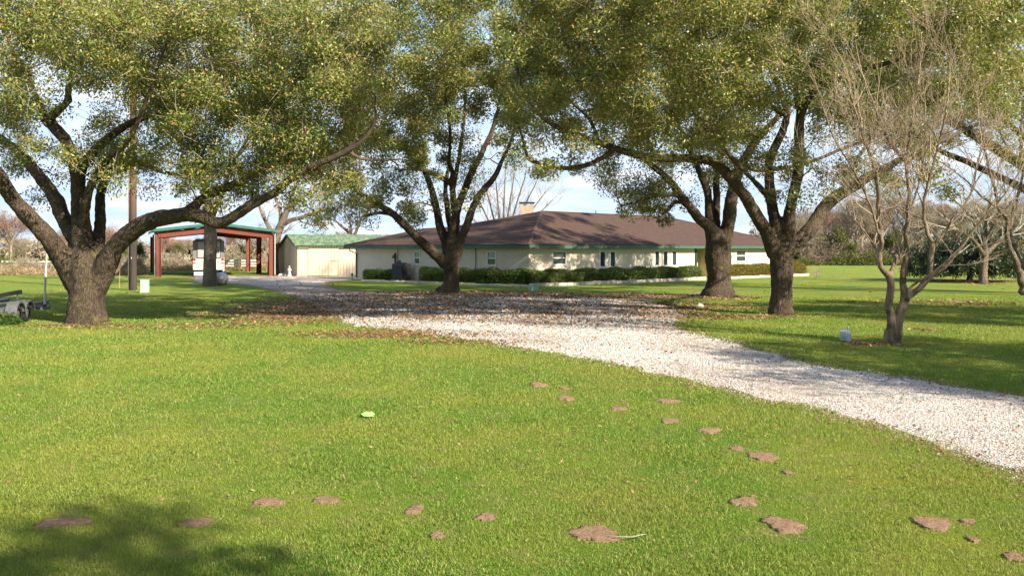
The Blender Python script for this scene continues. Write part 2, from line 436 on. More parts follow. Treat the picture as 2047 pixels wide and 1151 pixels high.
dirt = np.maximum(litter(LV[:, 0], LV[:, 1]), .95 * np.clip(1 - ed / .55, 0, 1))
at = me.attributes.new('worn', 'FLOAT', 'POINT'); at.data.foreach_set('value', dirt.astype(np.float32))
k = N('lawn_grass'); vw = k.coord('World')
n1 = k.noise(vw, .35, 5, .6); n2 = k.noise(vw, 2.6, 5, .65); n3 = k.noise(k.coord('World', (1, 1, 1)), 38, 4, .7)
n4 = k.noise(vw, .09, 3, .5)
c = k.mix(k.ramp(n3, [(.3, (0, 0, 0)), (.7, (1, 1, 1))]), (.085, .175, .018), (.18, .30, .036))
c = k.mix(k.ramp(n1, [(.4, (0, 0, 0)), (.65, (.75,) * 3)]), c, (.28, .29, .036))
c = k.mix(k.ramp(n2, [(.48, (0, 0, 0)), (.70, (.75,) * 3)]), c, (.30, .25, .10))
c = k.mix(k.ramp(n4, [(.52, (0, 0, 0)), (.68, (.5,) * 3)]), c, (.24, .20, .07))
wa = k.new('ShaderNodeAttribute'); wa.attribute_name = 'worn'
wv = k.math('ADD', wa.outputs['Fac'], k.math('MULTIPLY', k.math('SUBTRACT', k.noise(vw, 3.5, 6, .75), .5), 1.5))
wm = k.ramp(wv, [(.38, (0, 0, 0)), (.62, (1, 1, 1))])
wm = k.math('MULTIPLY', wm, k.math('GREATER_THAN', wa.outputs['Fac'], .03))
soil = k.mix(k.ramp(k.noise(vw, 26, 5, .8), [(.35, (0, 0, 0)), (.65, (1, 1, 1))]), (.20, .125, .065), (.40, .27, .15))
c = k.mix(wm, c, soil)
k.fin(c, .95, k.bump(k.math('ADD', n3, k.noise(vw, 90, 3, .7)), .9, .05), 0, .1)
lawn = obj('lawn', me, k.m); tag(lawn, kind='structure')

def poly_sheet(name, poly, z, mat, grid=None):
    from mathutils.geometry import tessellate_polygon
    me = bpy.data.meshes.new(name); tri = tessellate_polygon([[Vector((p[0], p[1], 0)) for p in poly]])
    fs = []
    for t in tri:
        a, b, c = [Vector((*poly[i], 0)) for i in t]
        fs.append(t if (b - a).cross(c - a).z > 0 else tuple(reversed(t)))
    me.from_pydata([(p[0], p[1], z) for p in poly], [], fs); me.update()
    return obj(name, me, mat)
k = N('white_gravel'); vw = k.coord('World')
vo = k.new('ShaderNodeTexVoronoi'); k.l.new(vw, vo.inputs['Vector']); vo.inputs['Scale'].default_value = 24
stone = k.ramp(k.math('FRACT', k.math('MULTIPLY', vo.outputs['Color'], 3.7)), [(0, (.36, .31, .27)), (.22, (.52, .47, .42)), (.6, (.64, .59, .54)), (1, (.76, .72, .67))])
dist = k.ramp(vo.outputs['Distance'], [(.3, (1, 1, 1)), (.7, (.55, .48, .42))])
c = k.mix(1.0, stone, dist, 'MULTIPLY')
sandy = k.ramp(k.noise(k.coord('World', (.45, 1.2, 1), (0, 0, .6)), .55, 5, .6), [(.52, (0, 0, 0)), (.66, (.7,) * 3)])
c = k.mix(sandy, c, (.50, .42, .34))
dk = k.ramp(k.noise(vw, 1.3, 6, .75), [(.56, (0, 0, 0)), (.72, (.75,) * 3)])
c = k.mix(dk, c, (.17, .12, .08))
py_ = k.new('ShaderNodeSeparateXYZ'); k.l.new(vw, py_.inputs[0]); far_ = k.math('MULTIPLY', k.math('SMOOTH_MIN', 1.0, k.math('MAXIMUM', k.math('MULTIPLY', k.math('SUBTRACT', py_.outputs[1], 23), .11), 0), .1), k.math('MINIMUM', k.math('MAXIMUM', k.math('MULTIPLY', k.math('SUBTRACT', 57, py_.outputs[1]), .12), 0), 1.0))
c = k.mix(k.math('MULTIPLY', k.ramp(k.noise(k.coord('World', (.5, 1.3, 1)), 1.1, 6, .7), [(.36, (0, 0, 0)), (.56, (.85,) * 3)]), far_), c, (.20, .145, .11))  # leafy brown plus tree shade, both painted into the gravel further up the drive
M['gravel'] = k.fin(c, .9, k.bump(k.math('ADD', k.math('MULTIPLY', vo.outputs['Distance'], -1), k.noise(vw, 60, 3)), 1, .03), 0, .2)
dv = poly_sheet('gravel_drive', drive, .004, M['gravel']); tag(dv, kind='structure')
M['trodden'] = plain('trodden_soil', (.30, .22, .14), (.17, .12, .08), 5, .95, bump=.5, bd=.02, coord='World')
ph = poly_sheet('footpath', path, .009, M['trodden']); tag(ph, kind='structure')

# ---- stones, grass blades, fallen leaves: what nobody could count
def screen_scatter(n, y0, y1, rng, xr=1.06):
    """ground points spread with a density that falls with distance from where the lawn is looked at"""
    u = rng.uniform(0, 1, n); Y = y0 * (y1 / y0) ** u
    return rng.uniform(-xr, xr, n) * (CX / F) * Y, Y
rng = RS(11)
sx, sy = screen_scatter(600000, 8.6, 45, rng)
ins = pip(sx, sy, drive); dd = edge_dist(sx[~ins], sy[~ins], drive[::2])
keep = ins.copy(); tmp = np.where(~ins)[0]; keep[tmp[dd < rng.exponential(.13, len(dd))]] = True
sx, sy = sx[keep], sy[keep]
ed = edge_dist(sx, sy, drive[::2]); rut = np.exp(-((ed - .95) / .28) ** 2)
pk = rng.uniform(0, 1, len(sx)) < np.clip(.62 + .6 * np.sin(sx * 1.1 + sy * .6) * np.cos(sy * .7 - sx * .35) - .45 * rut * (sy < 26), .15, 1) * (1 - .55 * np.clip((sy - 23) / 8, 0, 1))
sx, sy = sx[pk], sy[pk]
n = len(sx); r = (.006 + .010 * rng.uniform(0, 1, n) ** 2) * np.clip(sy / 12, 1, 3)
P6 = np.array([[1, 0, 0], [-.8, .2, 0], [.1, 1, .1], [0, -1, -.1], [0, .1, .75], [.1, 0, -.5]])
an = rng.uniform(0, 6.28, n); ca, sa = np.cos(an), np.sin(an)
V = P6[None] * rng.uniform(.6, 1.25, (n, 6, 1)) * r[:, None, None]
V = np.stack([V[..., 0] * ca[:, None] - V[..., 1] * sa[:, None] + sx[:, None], V[..., 0] * sa[:, None] + V[..., 1] * ca[:, None] + sy[:, None], V[..., 2] + r[:, None] * .35], -1).reshape(-1, 3)
T = np.array([[0, 2, 4], [2, 1, 4], [1, 3, 4], [3, 0, 4], [2, 0, 5], [1, 2, 5], [3, 1, 5], [0, 3, 5]])
k = N('loose_stone'); c = k.ramp(island(k), [(0, (.24, .20, .17)), (.12, (.41, .38, .345)), (.5, (.53, .505, .475)), (1, (.67, .655, .63))])
k.fin(c, .85, None, 0, .25)
st = obj('loose_gravel', np_mesh('loose_gravel', V, (np.arange(n)[:, None, None] * 6 + T[None]).reshape(-1, 3)), k.m); tag(st, kind='stuff')

rng = RS(12)
gx, gy = screen_scatter(950000, 6.0, 42, rng)
ins = pip(gx, gy, drive) | pip(gx, gy, path)
wn = litter(gx, gy); mm = mound_mask(gx, gy)
edg = edge_dist(gx, gy, drive[::2]); tuft = np.clip(np.sin(gx * 3.1 + gy) * np.cos(gy * 2.3 - gx) - .35, 0, 1)
pin = .004 + .5 * np.clip(1 - edg / .35, 0, 1) * (tuft > 0) + .22 * tuft * np.exp(-((edg - 1.75) / .3) ** 2)
pat = .5 + .5 * np.sin(gx * 2.1 + 1.7 * np.sin(gy * 1.3)) * np.sin(gy * 1.7 + 1.3 * np.sin(gx * .9))
prob = np.where(ins, pin, 1.0) * (1 - .80 * np.clip(mm * 3, 0, 1)) * (1 - .8 * np.clip(wn, 0, 1)) * (.55 + .45 * pat) * (1 - .55 * np.clip(np.sin(gx * .83 + 2 * np.sin(gy * .41)) * np.sin(gy * .67 + 1.5 * np.sin(gx * .53)) - .45, 0, 1) * 1.8)
ks = rng.uniform(0, 1, len(gx)) < prob
gx, gy, pat = gx[ks], gy[ks], pat[ks]; n = len(gx)
sc = np.clip(gy / 10, .8, 3.2)
md = np.full(n, 9.)
for (cx, cy, rx, ry) in mound_w: md = np.minimum(md, np.hypot((gx - cx) / (rx + .03), (gy - cy + ry * .3 + .05) / (ry + .22)))
h = (.014 + .024 * rng.uniform(0, 1, n) ** 1.8) * (.75 + .5 * pat) * sc ** .3 * np.clip(md * 1.1 - .55, .6, 1)
w = (.0022 + .0022 * rng.uniform(0, 1, n)) * sc
a = rng.uniform(0, 6.28, n); lean = rng.uniform(.1, 1.0, n) * h
la = rng.uniform(0, 6.28, n)
B = np.stack([gx, gy, np.zeros(n)], 1); S = np.stack([np.cos(a), np.sin(a), np.zeros(n)], 1) * w[:, None]
Ld = np.stack([np.cos(la), np.sin(la), np.zeros(n)], 1) * lean[:, None]
up = np.stack([np.zeros(n), np.zeros(n), h], 1)
V = np.stack([B - S, B + S, B + S * .8 + Ld * .35 + up * .6, B + Ld + up * .98, B - S * .8 + Ld * .35 + up * .6], 1).reshape(-1, 3)
gm = leaf_mat('grass_blade', [(0, (.090, .185, .020)), (.35, (.150, .265, .038)), (.7, (.22, .335, .058)), (.82, (.31, .37, .09)), (1, (.52, .45, .20))], (.33, .36, .085), .35, .42, .15, .65)
gr = obj('grass', np_mesh('grass', V, np.arange(5 * n).reshape(n, 5)), gm); tag(gr, kind='stuff')

rng = RS(13)
lx, ly = screen_scatter(330000, 8, 62, rng)
wn = litter(lx, ly); pr = np.clip(wn * 1.3 - .1, 0, 1) + .004
ed = edge_dist(lx, ly, drive[::2]); pr += .10 * np.clip(1 - ed / .8, 0, 1) * (ly < 26) + .03 * pip(lx, ly, drive); pr *= np.where(pip(lx, ly, drive), .6, 1)
ks = rng.uniform(0, 1, len(lx)) < pr; lx, ly = lx[ks], ly[ks]; n = len(lx)
s = np.clip(ly / 16, .8, 2.6)[:, None]
C = np.stack([lx, ly, rng.uniform(.012, .035, n) + .0 * lx], 1)
ang = rng.uniform(0, 6.28, n); D = np.stack([np.cos(ang), np.sin(ang), rng.normal(size=n) * .3], 1) * .035 * s
Sd = np.stack([-np.sin(ang), np.cos(ang), rng.normal(size=n) * .5], 1) * .014 * s
V = np.stack([C - D, C + Sd, C + D, C - Sd], 1).reshape(-1, 3)
lm = leaf_mat('dead_leaf', [(0, (.09, .05, .03)), (.4, (.20, .115, .06)), (.75, (.32, .18, .085)), (1, (.44, .30, .17))], None, 1, .15, .2)
fl = obj('fallen_leaves', np_mesh('fallen_leaves', V, np.arange(4 * n).reshape(n, 4)), lm); tag(fl, kind='stuff')

# ---- molehills of bare soil, one by one
k = N('bare_soil'); vw = k.coord('World')
M['soil'] = k.fin(k.mix(k.ramp(k.noise(vw, 22, 6, .8), [(.35, (0, 0, 0)), (.68, (1, 1, 1))]), (.33, .20, .12), (.62, .43, .28)), .95, k.bump(k.noise(vw, 30, 7, .85), 1, .10), 0, .1)
mlab = ['small flat soil mound nearest the drive\'s near edge, at the head of the scatter', 'round low soil mound just below the first mound near the drive', 'tiny soil speck between two low mounds near the drive', 'wide thin soil mound close under the gravel edge', 'small thin soil patch midway across the lawn above the diagonal row',
        'pale small soil patch between the wide thin one and the flat oval one', 'flat oval soil patch above the pair of round mounds', 'small round mound touching the largest round mound', 'largest round molehill of reddish soil, beside a smaller one', 'faint little soil streak just below the largest molehill',
        'broad soil patch below the faint streak, mid right of the lawn', 'long ragged soil patch slanting down on the lawn at lower right of centre', 'long bare soil scar with a white stick at its end', 'long grey brown soil patch on the lawn below the gravel bend', 'small soil spot just right of the long grey brown patch',
        'soil patch cut by the right edge of the photo', 'leftmost of the two matching flat soil mounds above the lower lawn', 'right one of the two matching flat soil mounds above the lower lawn', 'dark humped little mound right of the matching pair', 'flat oval mound between the humped one and the long scar',
        'faint soil spot below the humped mound', 'long thin soil strip at the edge of the shade, lower left', 'shaded soil patch in the middle of the lower left shadow', 'tiny soil spot under the long grey brown patch']
for i, ((cx, cy, rx, ry), lab) in enumerate(zip(mound_w, mlab)):
    rg = RS(100 + i); rings, seg = 11, 40; hm = .008 * min(1, rx * 3.2); vs = [(0, 0, hm + .012)]; ph_ = rg.uniform(0, 6.28, 4)
    for a in range(1, rings + 1):
        t = a / rings
        for j in range(seg):
            th = 2 * math.pi * j / seg
            q = t * (1 + .14 * math.sin(2 * th + ph_[0]) + .11 * math.sin(3 * th + ph_[1]) + .07 * math.sin(7 * th + ph_[2]) + (.14 * rg.uniform(-1, 1) if t > .7 else .03 * rg.uniform(-1, 1)))
            z = hm * (1 - t * t) ** 1.3 + .008 * (1 - t ** 3) + rg.uniform(0, .006) * (t < 1) - .02 * (t == 1)
            vs.append((q * rx * math.cos(th), q * ry * math.sin(th), z))
    fs = [(0, 1 + j, 1 + (j + 1) % seg) for j in range(seg)]
    for a in range(rings - 1):
        for j in range(seg): fs.append((1 + a * seg + j, 1 + (a + 1) * seg + j, 1 + (a + 1) * seg + (j + 1) % seg, 1 + a * seg + (j + 1) % seg))
    me = bpy.data.meshes.new('dirt_mound'); me.from_pydata(vs, [], fs); me.polygons.foreach_set('use_smooth', [True] * len(fs)); me.update()
    o = obj('dirt_mound', me, M['soil'], None, (cx, cy, .008)); tag(o, lab, 'dirt mound', 'bare soil mounds scattered on the lawn')

# ================================================================== HOUSE
def wcoord(k):
    tc = k.new('ShaderNodeTexCoord'); s = k.new('ShaderNodeSeparateXYZ'); k.l.new(tc.outputs['Object'], s.inputs[0])
    cb = k.new('ShaderNodeCombineXYZ'); k.l.new(s.outputs[0], cb.inputs[0]); k.l.new(s.outputs[2], cb.inputs[1]); return cb.outputs[0]
k = N('painted_brick'); v = wcoord(k)
br = k.new('ShaderNodeTexBrick'); k.l.new(v, br.inputs['Vector']); br.inputs['Scale'].default_value = 1
br.inputs['Brick Width'].default_value = .22; br.inputs['Row Height'].default_value = .075; br.inputs['Mortar Size'].default_value = .008; br.inputs['Mortar Smooth'].default_value = .3
br.inputs['Color1'].default_value = (.84, .75, .60, 1); br.inputs['Color2'].default_value = (.77, .68, .53, 1); br.inputs['Mortar'].default_value = (.38, .33, .26, 1)
c = k.mix(k.ramp(k.noise(v, .9, 5, .6), [(.4, (0, 0, 0)), (.7, (.35,) * 3)]), br.outputs['Color'], (.50, .43, .34))
M['brick'] = k.fin(c, .8, k.bump(k.math('SUBTRACT', k.noise(v, 30, 3), k.math('MULTIPLY', br.outputs['Fac'], 1.5)), .5, .01), 0, .25)
k = N('roof_shingle'); v = k.coord('World', (1, 1, 1)); 
n1 = k.noise(v, 9, 5, .75); n2 = k.noise(v, .5, 4, .6); sz = k.new('ShaderNodeSeparateXYZ'); k.l.new(v, sz.inputs[0])
wv = k.new('ShaderNodeTexWave', wave_type='BANDS', bands_direction='Z', wave_profile='SAW'); k.l.new(v, wv.inputs['Vector']); wv.inputs['Scale'].default_value = 7.5
c = k.mix(k.ramp(n1, [(.3, (0, 0, 0)), (.7, (1, 1, 1))]), (.050, .033, .027), (.115, .076, .062))
c = k.mix(k.ramp(n2, [(.4, (0, 0, 0)), (.65, (.5,) * 3)]), c, (.10, .056, .046))
tab = k.noise(k.coord('World', (1, 1, 3.2)), 3.4, 3, .7); c = k.mix(k.ramp(tab, [(.42, (0, 0, 0)), (.6, (.55,) * 3)]), c, (.055, .036, .030))
M['shingle'] = k.fin(c, .95, k.bump(k.math('ADD', wv.outputs[0], k.noise(v, 30, 3)), .6, .03), 0, .15)
M['green_trim'] = plain('green_trim', (.045, .115, .085), (.035, .085, .065), 3, .5)
M['dark_green'] = plain('dark_green_wood', (.012, .045, .035), None, 3, .5)
M['white'] = plain('white_paint', (.75, .74, .70), (.62, .60, .56), 5, .5)
M['tan'] = plain('tan_wood', (.58, .45, .27), (.48, .36, .20), 3, .6)
M['dark_metal'] = plain('dark_metal', (.035, .04, .045), (.05, .055, .06), 8, .5, .3)
M['grey_metal'] = plain('galvanised_metal', (.19, .20, .20), (.12, .125, .125), 9, .5, .5)
M['black'] = plain('black_rubber', (.018, .018, .018), None, 9, .8)
M['lime'] = plain('limestone', (.55, .50, .42), (.36, .31, .25), 4, .9, bump=.6, bd=.02)
def glass_mat(name, c):
    k = N(name); n = k.noise(k.coord('Object'), 1.6, 2)
    k.fin(k.mix(n, c, tuple(x * 1.8 for x in c)), .06, None, 0, .8); return k.m
M['glass'] = glass_mat('dark_glass', (.02, .028, .03)); M['glass_pale'] = glass_mat('curtained_glass', (.14, .22, .22))

C0 = np.array([1.07, 54.4]); Lc = np.array([-11.72, 64.2]); Rc = np.array([23.9, 74.2])
uL = (Lc - C0) / np.linalg.norm(Lc - C0); uR = (Rc - C0) / np.linalg.norm(Rc - C0)
lenL = np.linalg.norm(Lc - C0); lenR = np.linalg.norm(Rc - C0)
def t_on(A, d, px):
    s = (px - CX) / F; return (s * A[1] - A[0]) / (d[0] - s * d[1])
house = thing('brick_house', 'long low cream painted brick house with brown hipped roof and green fascia', 'house', (C0[0], C0[1], 0))
EZ = 2.34
def wall_part(A, d, L, openings, flip, name='wall', z1=EZ, mat=None, parent=house, ploc=None):
    """wall in its own frame: x along, -y outwards, z up; openings (x0, x1, z0, z1) are real holes"""
    ploc = C0 if ploc is None else ploc
    xs_ = sorted({0, L, *[o[0] for o in openings], *[o[1] for o in openings]}); zs_ = sorted({0, z1, *[o[2] for o in openings], *[o[3] for o in openings]})
    mb = MB(); th = .2
    def hole(x, z): return any(o[0] < x < o[1] and o[2] < z < o[3] for o in openings)
    for i in range(len(xs_) - 1):
        for j in range(len(zs_) - 1):
            if not hole((xs_[i] + xs_[i + 1]) / 2, (zs_[j] + zs_[j + 1]) / 2):
                a, b, c_, e = xs_[i], xs_[i + 1], zs_[j], zs_[j + 1]
                mb.add([(a, 0, c_), (b, 0, c_), (b, 0, e), (a, 0, e)], [(0, 1, 2, 3)])
                mb.add([(a, th, c_), (b, th, c_), (b, th, e), (a, th, e)], [(3, 2, 1, 0)])
    for (a, b, c_, e) in openings:
        for q in ([(a, 0, c_), (b, 0, c_), (b, th, c_), (a, th, c_)], [(a, 0, e), (b, 0, e), (b, th, e), (a, th, e)], [(a, 0, c_), (a, th, c_), (a, th, e), (a, 0, e)], [(b, 0, c_), (b, th, c_), (b, th, e), (b, 0, e)]): mb.add(q, [(0, 1, 2, 3)])
    mb.add([(0, 0, 0), (0, th, 0), (0, th, z1), (0, 0, z1)], [(0, 1, 2, 3)]); mb.add([(L, 0, 0), (L, th, 0), (L, th, z1), (L, 0, z1)], [(0, 1, 2, 3)])
    o = mb.build(name, mat or M['brick'], parent); ang = math.atan2(d[1], d[0])
    o.location = (A[0] - ploc[0], A[1] - ploc[1], 0); o.rotation_euler = (0, 0, ang); return o
def zof(py, Y): return H - (py - HY) * Y / F
def win_rect(A, d, px0, px1, py0, py1):
    t0, t1 = sorted((t_on(A, d, px0), t_on(A, d, px1))); Y = A[1] + d[1] * (t0 + t1) / 2
    return (t0, t1, zof(py1, Y), min(zof(py0, Y), EZ - .06))
def window_part(wall, r, label=None, split=.5, pale=True, parent=house, fw=.09):
    x0, x1, z0, z1 = r; f = MB()
    f.box(x0, x0 + fw, -.025, .07, z0, z1); f.box(x1 - fw, x1, -.025, .07, z0, z1)
    f.box(x0 + fw, x1 - fw, -.025, .07, z0, z0 + fw); f.box(x0 + fw, x1 - fw, -.025, .07, z1 - fw, z1)
    zm = z0 + (z1 - z0) * split; f.box(x0 + fw, x1 - fw, -.015, .06, zm - fw * .45, zm + fw * .45)
    f.box(x0 - .04, x1 + .04, -.06, -.026, z0 - .05, z0 - .003)
    w = f.build('window', M['white'], parent); w.location = wall.location; w.rotation_euler = wall.rotation_euler
    if label: w['label'] = label
    for (a, b, m_) in ((zm + fw * .45, z1 - fw, M['glass_pale'] if pale else M['glass']), (z0 + fw, zm - fw * .45, M['glass'])):
        MB().box(x0 + fw + .002, x1 - fw - .002, .03, .04, a + .002, b - .002).build('pane', m_, w)
    return w
# wall under the left eave runs from far end to the near corner (so that -y faces the camera)
A_L = Lc; dL = -uL
wl = [win_rect(A_L, dL, 827.6, 840.5, 501.5, 528.5), win_rect(A_L, dL, 973.3, 992.3, 501, 531)]
wL = wall_part(A_L, dL, lenL, wl, False)
for r in wl: window_part(wL, r)
A_R = C0; dR = uR
wr = [win_rect(A_R, dR, 1103.5, 1132, 501, 530), win_rect(A_R, dR, 1197, 1212, 499.5, 541), win_rect(A_R, dR, 1217.5, 1232, 499.5, 541), win_rect(A_R, dR, 1307, 1319.5, 499, 538),
      win_rect(A_R, dR, 1324, 1336.5, 499, 538), win_rect(A_R, dR, 1341.5, 1354, 499, 538), win_rect(A_R, dR, 1471, 1490.5, 499, 523.5)]
t0, t1 = t_on(A_R, dR, 1388.5), t_on(A_R, dR, 1425)
wR = wall_part(A_R, dR, lenR, wr + [(t0, t1, 0.001, EZ - .02)], False)
for i, r in enumerate(wr): window_part(wR, r, split=.5 if i in (0, 6) else .16, pale=False, fw=.09 if i in (0, 6) else .15)
nin = np.array([-uR[1], uR[0]])
pr_ = wall_part(A_R + uR * (t0 - .2) + nin * 1.3, dR, t1 - t0 + .6, [], False, 'porch_wall', EZ, M['tan'])
for a_ in (t0 - .2, t1 + .2):
    sd = wall_part(A_R + uR * a_ + nin * .21, nin, 1.09, [], False, 'porch_side', EZ, M['brick'])
d_ = MB().box(.75, 1.65, -.05, -.003, .05, 2.1).build('door', M['dark_green'], house); d_.location = pr_.location; d_.rotation_euler = pr_.rotation_euler
hd = MB().lathe([(.0, -.13), (.03, -.12), (.035, -.09), (.015, -.07), (.015, -.05)], (1.55, 0, 1.02), 12, 'y').build('handle', M['grey_metal'], d_)
ps = MB().box(t0 + .02, t0 + .24, -.05, .09, 0, EZ - .02).build('porch_post', M['dark_green'], house); ps.location = wR.location; ps.rotation_euler = wR.rotation_euler
# back walls
vB = -np.array([uR[1], -uR[0]])
BL = Lc + uR * 9; BR = Rc + uL * 14
wall_part(Lc, uR, 9, [], False); wall_part(Rc, uL, 14, [], False); wall_part(BL, unit(BR - BL), np.linalg.norm(BR - BL), [], False)
# roof
ov = .62
Ce = C0 - (uR + uL) * ov; Le = Lc + uL * ov - uR * ov; Re = Rc + uR * ov - uL * ov
P1 = W(1083, 422, 64); P2 = W(1330, 433.3, 73.8)
W1 = W(945, 451.5, 64.2); W2 = W(845, 457.5, 67.4)
LB = Le + uR * 8.6; RB = Re + uL * 15.8
JB = np.array([W1[0], W1[1]]) + uR * 4.6 + uL * 1.0
PB = np.array([P1[0], P1[1]]) + uL * 8.2 + uR * 1
ez = 2.60
vs = [(*Ce, ez), (*Le, ez), (*Re, ez), tuple(P1), tuple(P2), tuple(W1), tuple(W2), (*LB, ez), (*JB, ez), (*PB, ez), (*RB, ez)]
fs = [(0, 3, 5, 6, 1), (0, 2, 4, 3), (2, 10, 4), (3, 4, 10, 9), (3, 9, 8, 5), (5, 8, 7, 6), (1, 6, 7)]
me = bpy.data.meshes.new('roof'); me.from_pydata([(v[0] - C0[0], v[1] - C0[1], v[2]) for v in vs], [], fs); me.update()
rf = obj('roof', me, M['shingle'], house); so = rf.modifiers.new('thick', 'SOLIDIFY'); so.thickness = .07; so.offset = -1
loop = [Ce, Re, RB, PB, JB, LB, Le]
fa = MB()
for i in range(len(loop)):
    a, b = loop[i], loop[(i + 1) % len(loop)]
    d_ = unit(b - a); fa.beam((*(a + d_ * .02), 2.445), (*(b + d_ * .0), 2.445), .04, .21)
o = fa.build('fascia', M['green_trim'], house); o.location = (-C0[0], -C0[1], 0)
me = bpy.data.meshes.new('soffit'); me.from_pydata([(p[0] - C0[0], p[1] - C0[1], 2.352) for p in loop], [], [tuple(range(len(loop)))]); me.update()
obj('soffit', me, M['dark_green'], house)
# hip and ridge caps
rc = MB()
for a, b in (((*Ce, ez), P1), (P1, P2), ((*Re, ez), P2), (P1, W1), (W1, W2), ((*Le, ez), W2)):
    a = np.array(a) + [0, 0, .015]; b = np.array(b) + [0, 0, .015]; rc.beam(a, b, .20, .02)
M['cap'] = plain('ridge_shingle', (.13, .078, .064), (.08, .05, .04), 9, .95)
o = rc.build('ridge_cap', M['cap'], house); o.location = (-C0[0], -C0[1], 0)
# chimney
ch = W(1053, 420, 69.5); cw = .56
M['chimney'] = bpy.data.materials['painted_brick'].copy(); 
k2 = N('chimney_brick'); v = wcoord(k2); b2 = k2.new('ShaderNodeTexBrick'); k2.l.new(v, b2.inputs['Vector']); b2.inputs['Scale'].default_value = 1
b2.inputs['Brick Width'].default_value = .22; b2.inputs['Row Height'].default_value = .075; b2.inputs['Mortar Size'].default_value = .01
b2.inputs['Color1'].default_value = (.48, .40, .30, 1); b2.inputs['Color2'].default_value = (.34, .27, .20, 1); b2.inputs['Mortar'].default_value = (.30, .24, .18, 1)
k2.fin(k2.mix(k2.ramp(k2.noise(v, 2, 4), [(.4, (0, 0, 0)), (.7, (.5,) * 3)]), b2.outputs[0], (.30, .24, .18)), .9)
mb = MB(); zt = 2.4 + 83 / F * 69.5
mb.box(-cw, cw, -cw, cw, 3.2, zt); mb.box(-cw, -cw + .25, -cw, cw, zt, zt + .22); mb.box(cw - .25, cw, -cw, cw, zt, zt + .22)
o = mb.build('chimney', k2.m, house); o.location = (ch[0] - C0[0], ch[1] - C0[1], 0)
MB().box(-cw - .08, cw + .08, -cw - .08, cw + .08, zt + .22, zt + .30).build('chimney_cap', M['dark_metal'], o)
# vent pipes on the roof, gutter spout, conduit, meter
vp = MB(); p = W(851, 470, 63.6); vp.tube([(p[0], p[1], p[2] - .4), (p[0], p[1], p[2] + .28)], .05); vp.lathe([(.0, .40), (.09, .36), (.11, .30), (.05, .28)], (p[0], p[1], p[2]), 12)
o = vp.build('roof_vent', M['grey_metal'], house); o.location = (-C0[0], -C0[1], 0)
vp = MB(); p = W(1191, 424, 70); vp.tube([(p[0], p[1], p[2] - .5), (p[0], p[1], p[2] + .12)], .035)
o = vp.build('roof_vent', M['dark_metal'], house); o.location = (-C0[0], -C0[1], 0)
def onL(px, out=.05, z=0):
    t = t_on(A_L, dL, px); q = A_L + dL * t - uR * out; return np.array([q[0] - C0[0], q[1] - C0[1], z])
mb = MB(); a = onL(714.5, .08); e_ = onL(713, .62)
mb.tube([(e_[0], e_[1], 2.38), (e_[0], e_[1], 2.2), (a[0], a[1], 1.95), (a[0], a[1], .15)], .045)
mb.build('downspout', M['dark_green'], house)
mb = MB(); a = onL(791, .06); mb.tube([(a[0], a[1], 0), (a[0], a[1], 2.0)], .05).build('conduit', M['dark_metal'], house)
for px_, r_, z0_, z1_ in ((796, .018, 1.2, 2.34), (799, .018, 0, 1.1), (952, .022, .3, 2.34)):
    a2 = onL(px_, .05); MB().tube([(a2[0], a2[1], z0_), (a2[0], a2[1], z1_)], r_).build('conduit', M['dark_metal'], house)
mb = MB(); a = onL(791, .16); mb.lathe([(.0, -.1), (.13, -.09), (.13, .05), (.0, .09)], (a[0], a[1] - .02, 1.75), 16, 'y'); mb.build('electric_meter', M['grey_metal'], house)
a = onL(799, .1); MB().box(a[0] - .14, a[0] + .14, a[1] - .08, a[1] + .08, 1.1, 1.5).build('breaker_box', M['grey_metal'], house, .01)
for px in (704, 1052, 1068):
    mb = MB(); p = W(px, 493.5, 54 if px > 900 else 63); mb.lathe([(.0, -.12), (.06, -.1), (.05, 0), (.03, .04)], (p[0], p[1] - .15, p[2] - .08), 10, 'y')
    o = mb.build('flood_light', M['grey_metal'], house); o.location = (-C0[0], -C0[1], 0)

# air conditioner, meters, hedges, kerb stones round the house
q = onL(826, 1.0) + np.array([C0[0], C0[1], 0]); ang = math.atan2(dL[1], dL[0])
ac = thing('air_conditioner', 'dark grey louvred air conditioning condenser against the side wall of the house', 'air conditioner', (q[0], q[1], .06), ang)
MB().box(-.62, .62, -.55, .55, -.06, .05).build('pad', M['lime'], ac)
MB().box(-.5, .5, -.45, .45, .05, 1.22).build('cabinet', M['dark_metal'], ac, .03)
mb = MB()
for i in range(20):
    z = .14 + i * .05; mb.box(-.48, .48, -.468, -.452, z, z + .02); mb.box(-.518, -.502, -.42, .42, z, z + .02); mb.box(.502, .518, -.42, .42, z, z + .02)
mb.build('louvre', M['grey_metal'] if False else plain('louvre_metal', (.035, .038, .04), None, 8, .5, .3), ac)
mb = MB(); mb.lathe([(.40, 1.22), (.42, 1.27), (.36, 1.28), (.05, 1.26), (.0, 1.26)], n=24); mb.build('fan_grille', M['black'], ac)

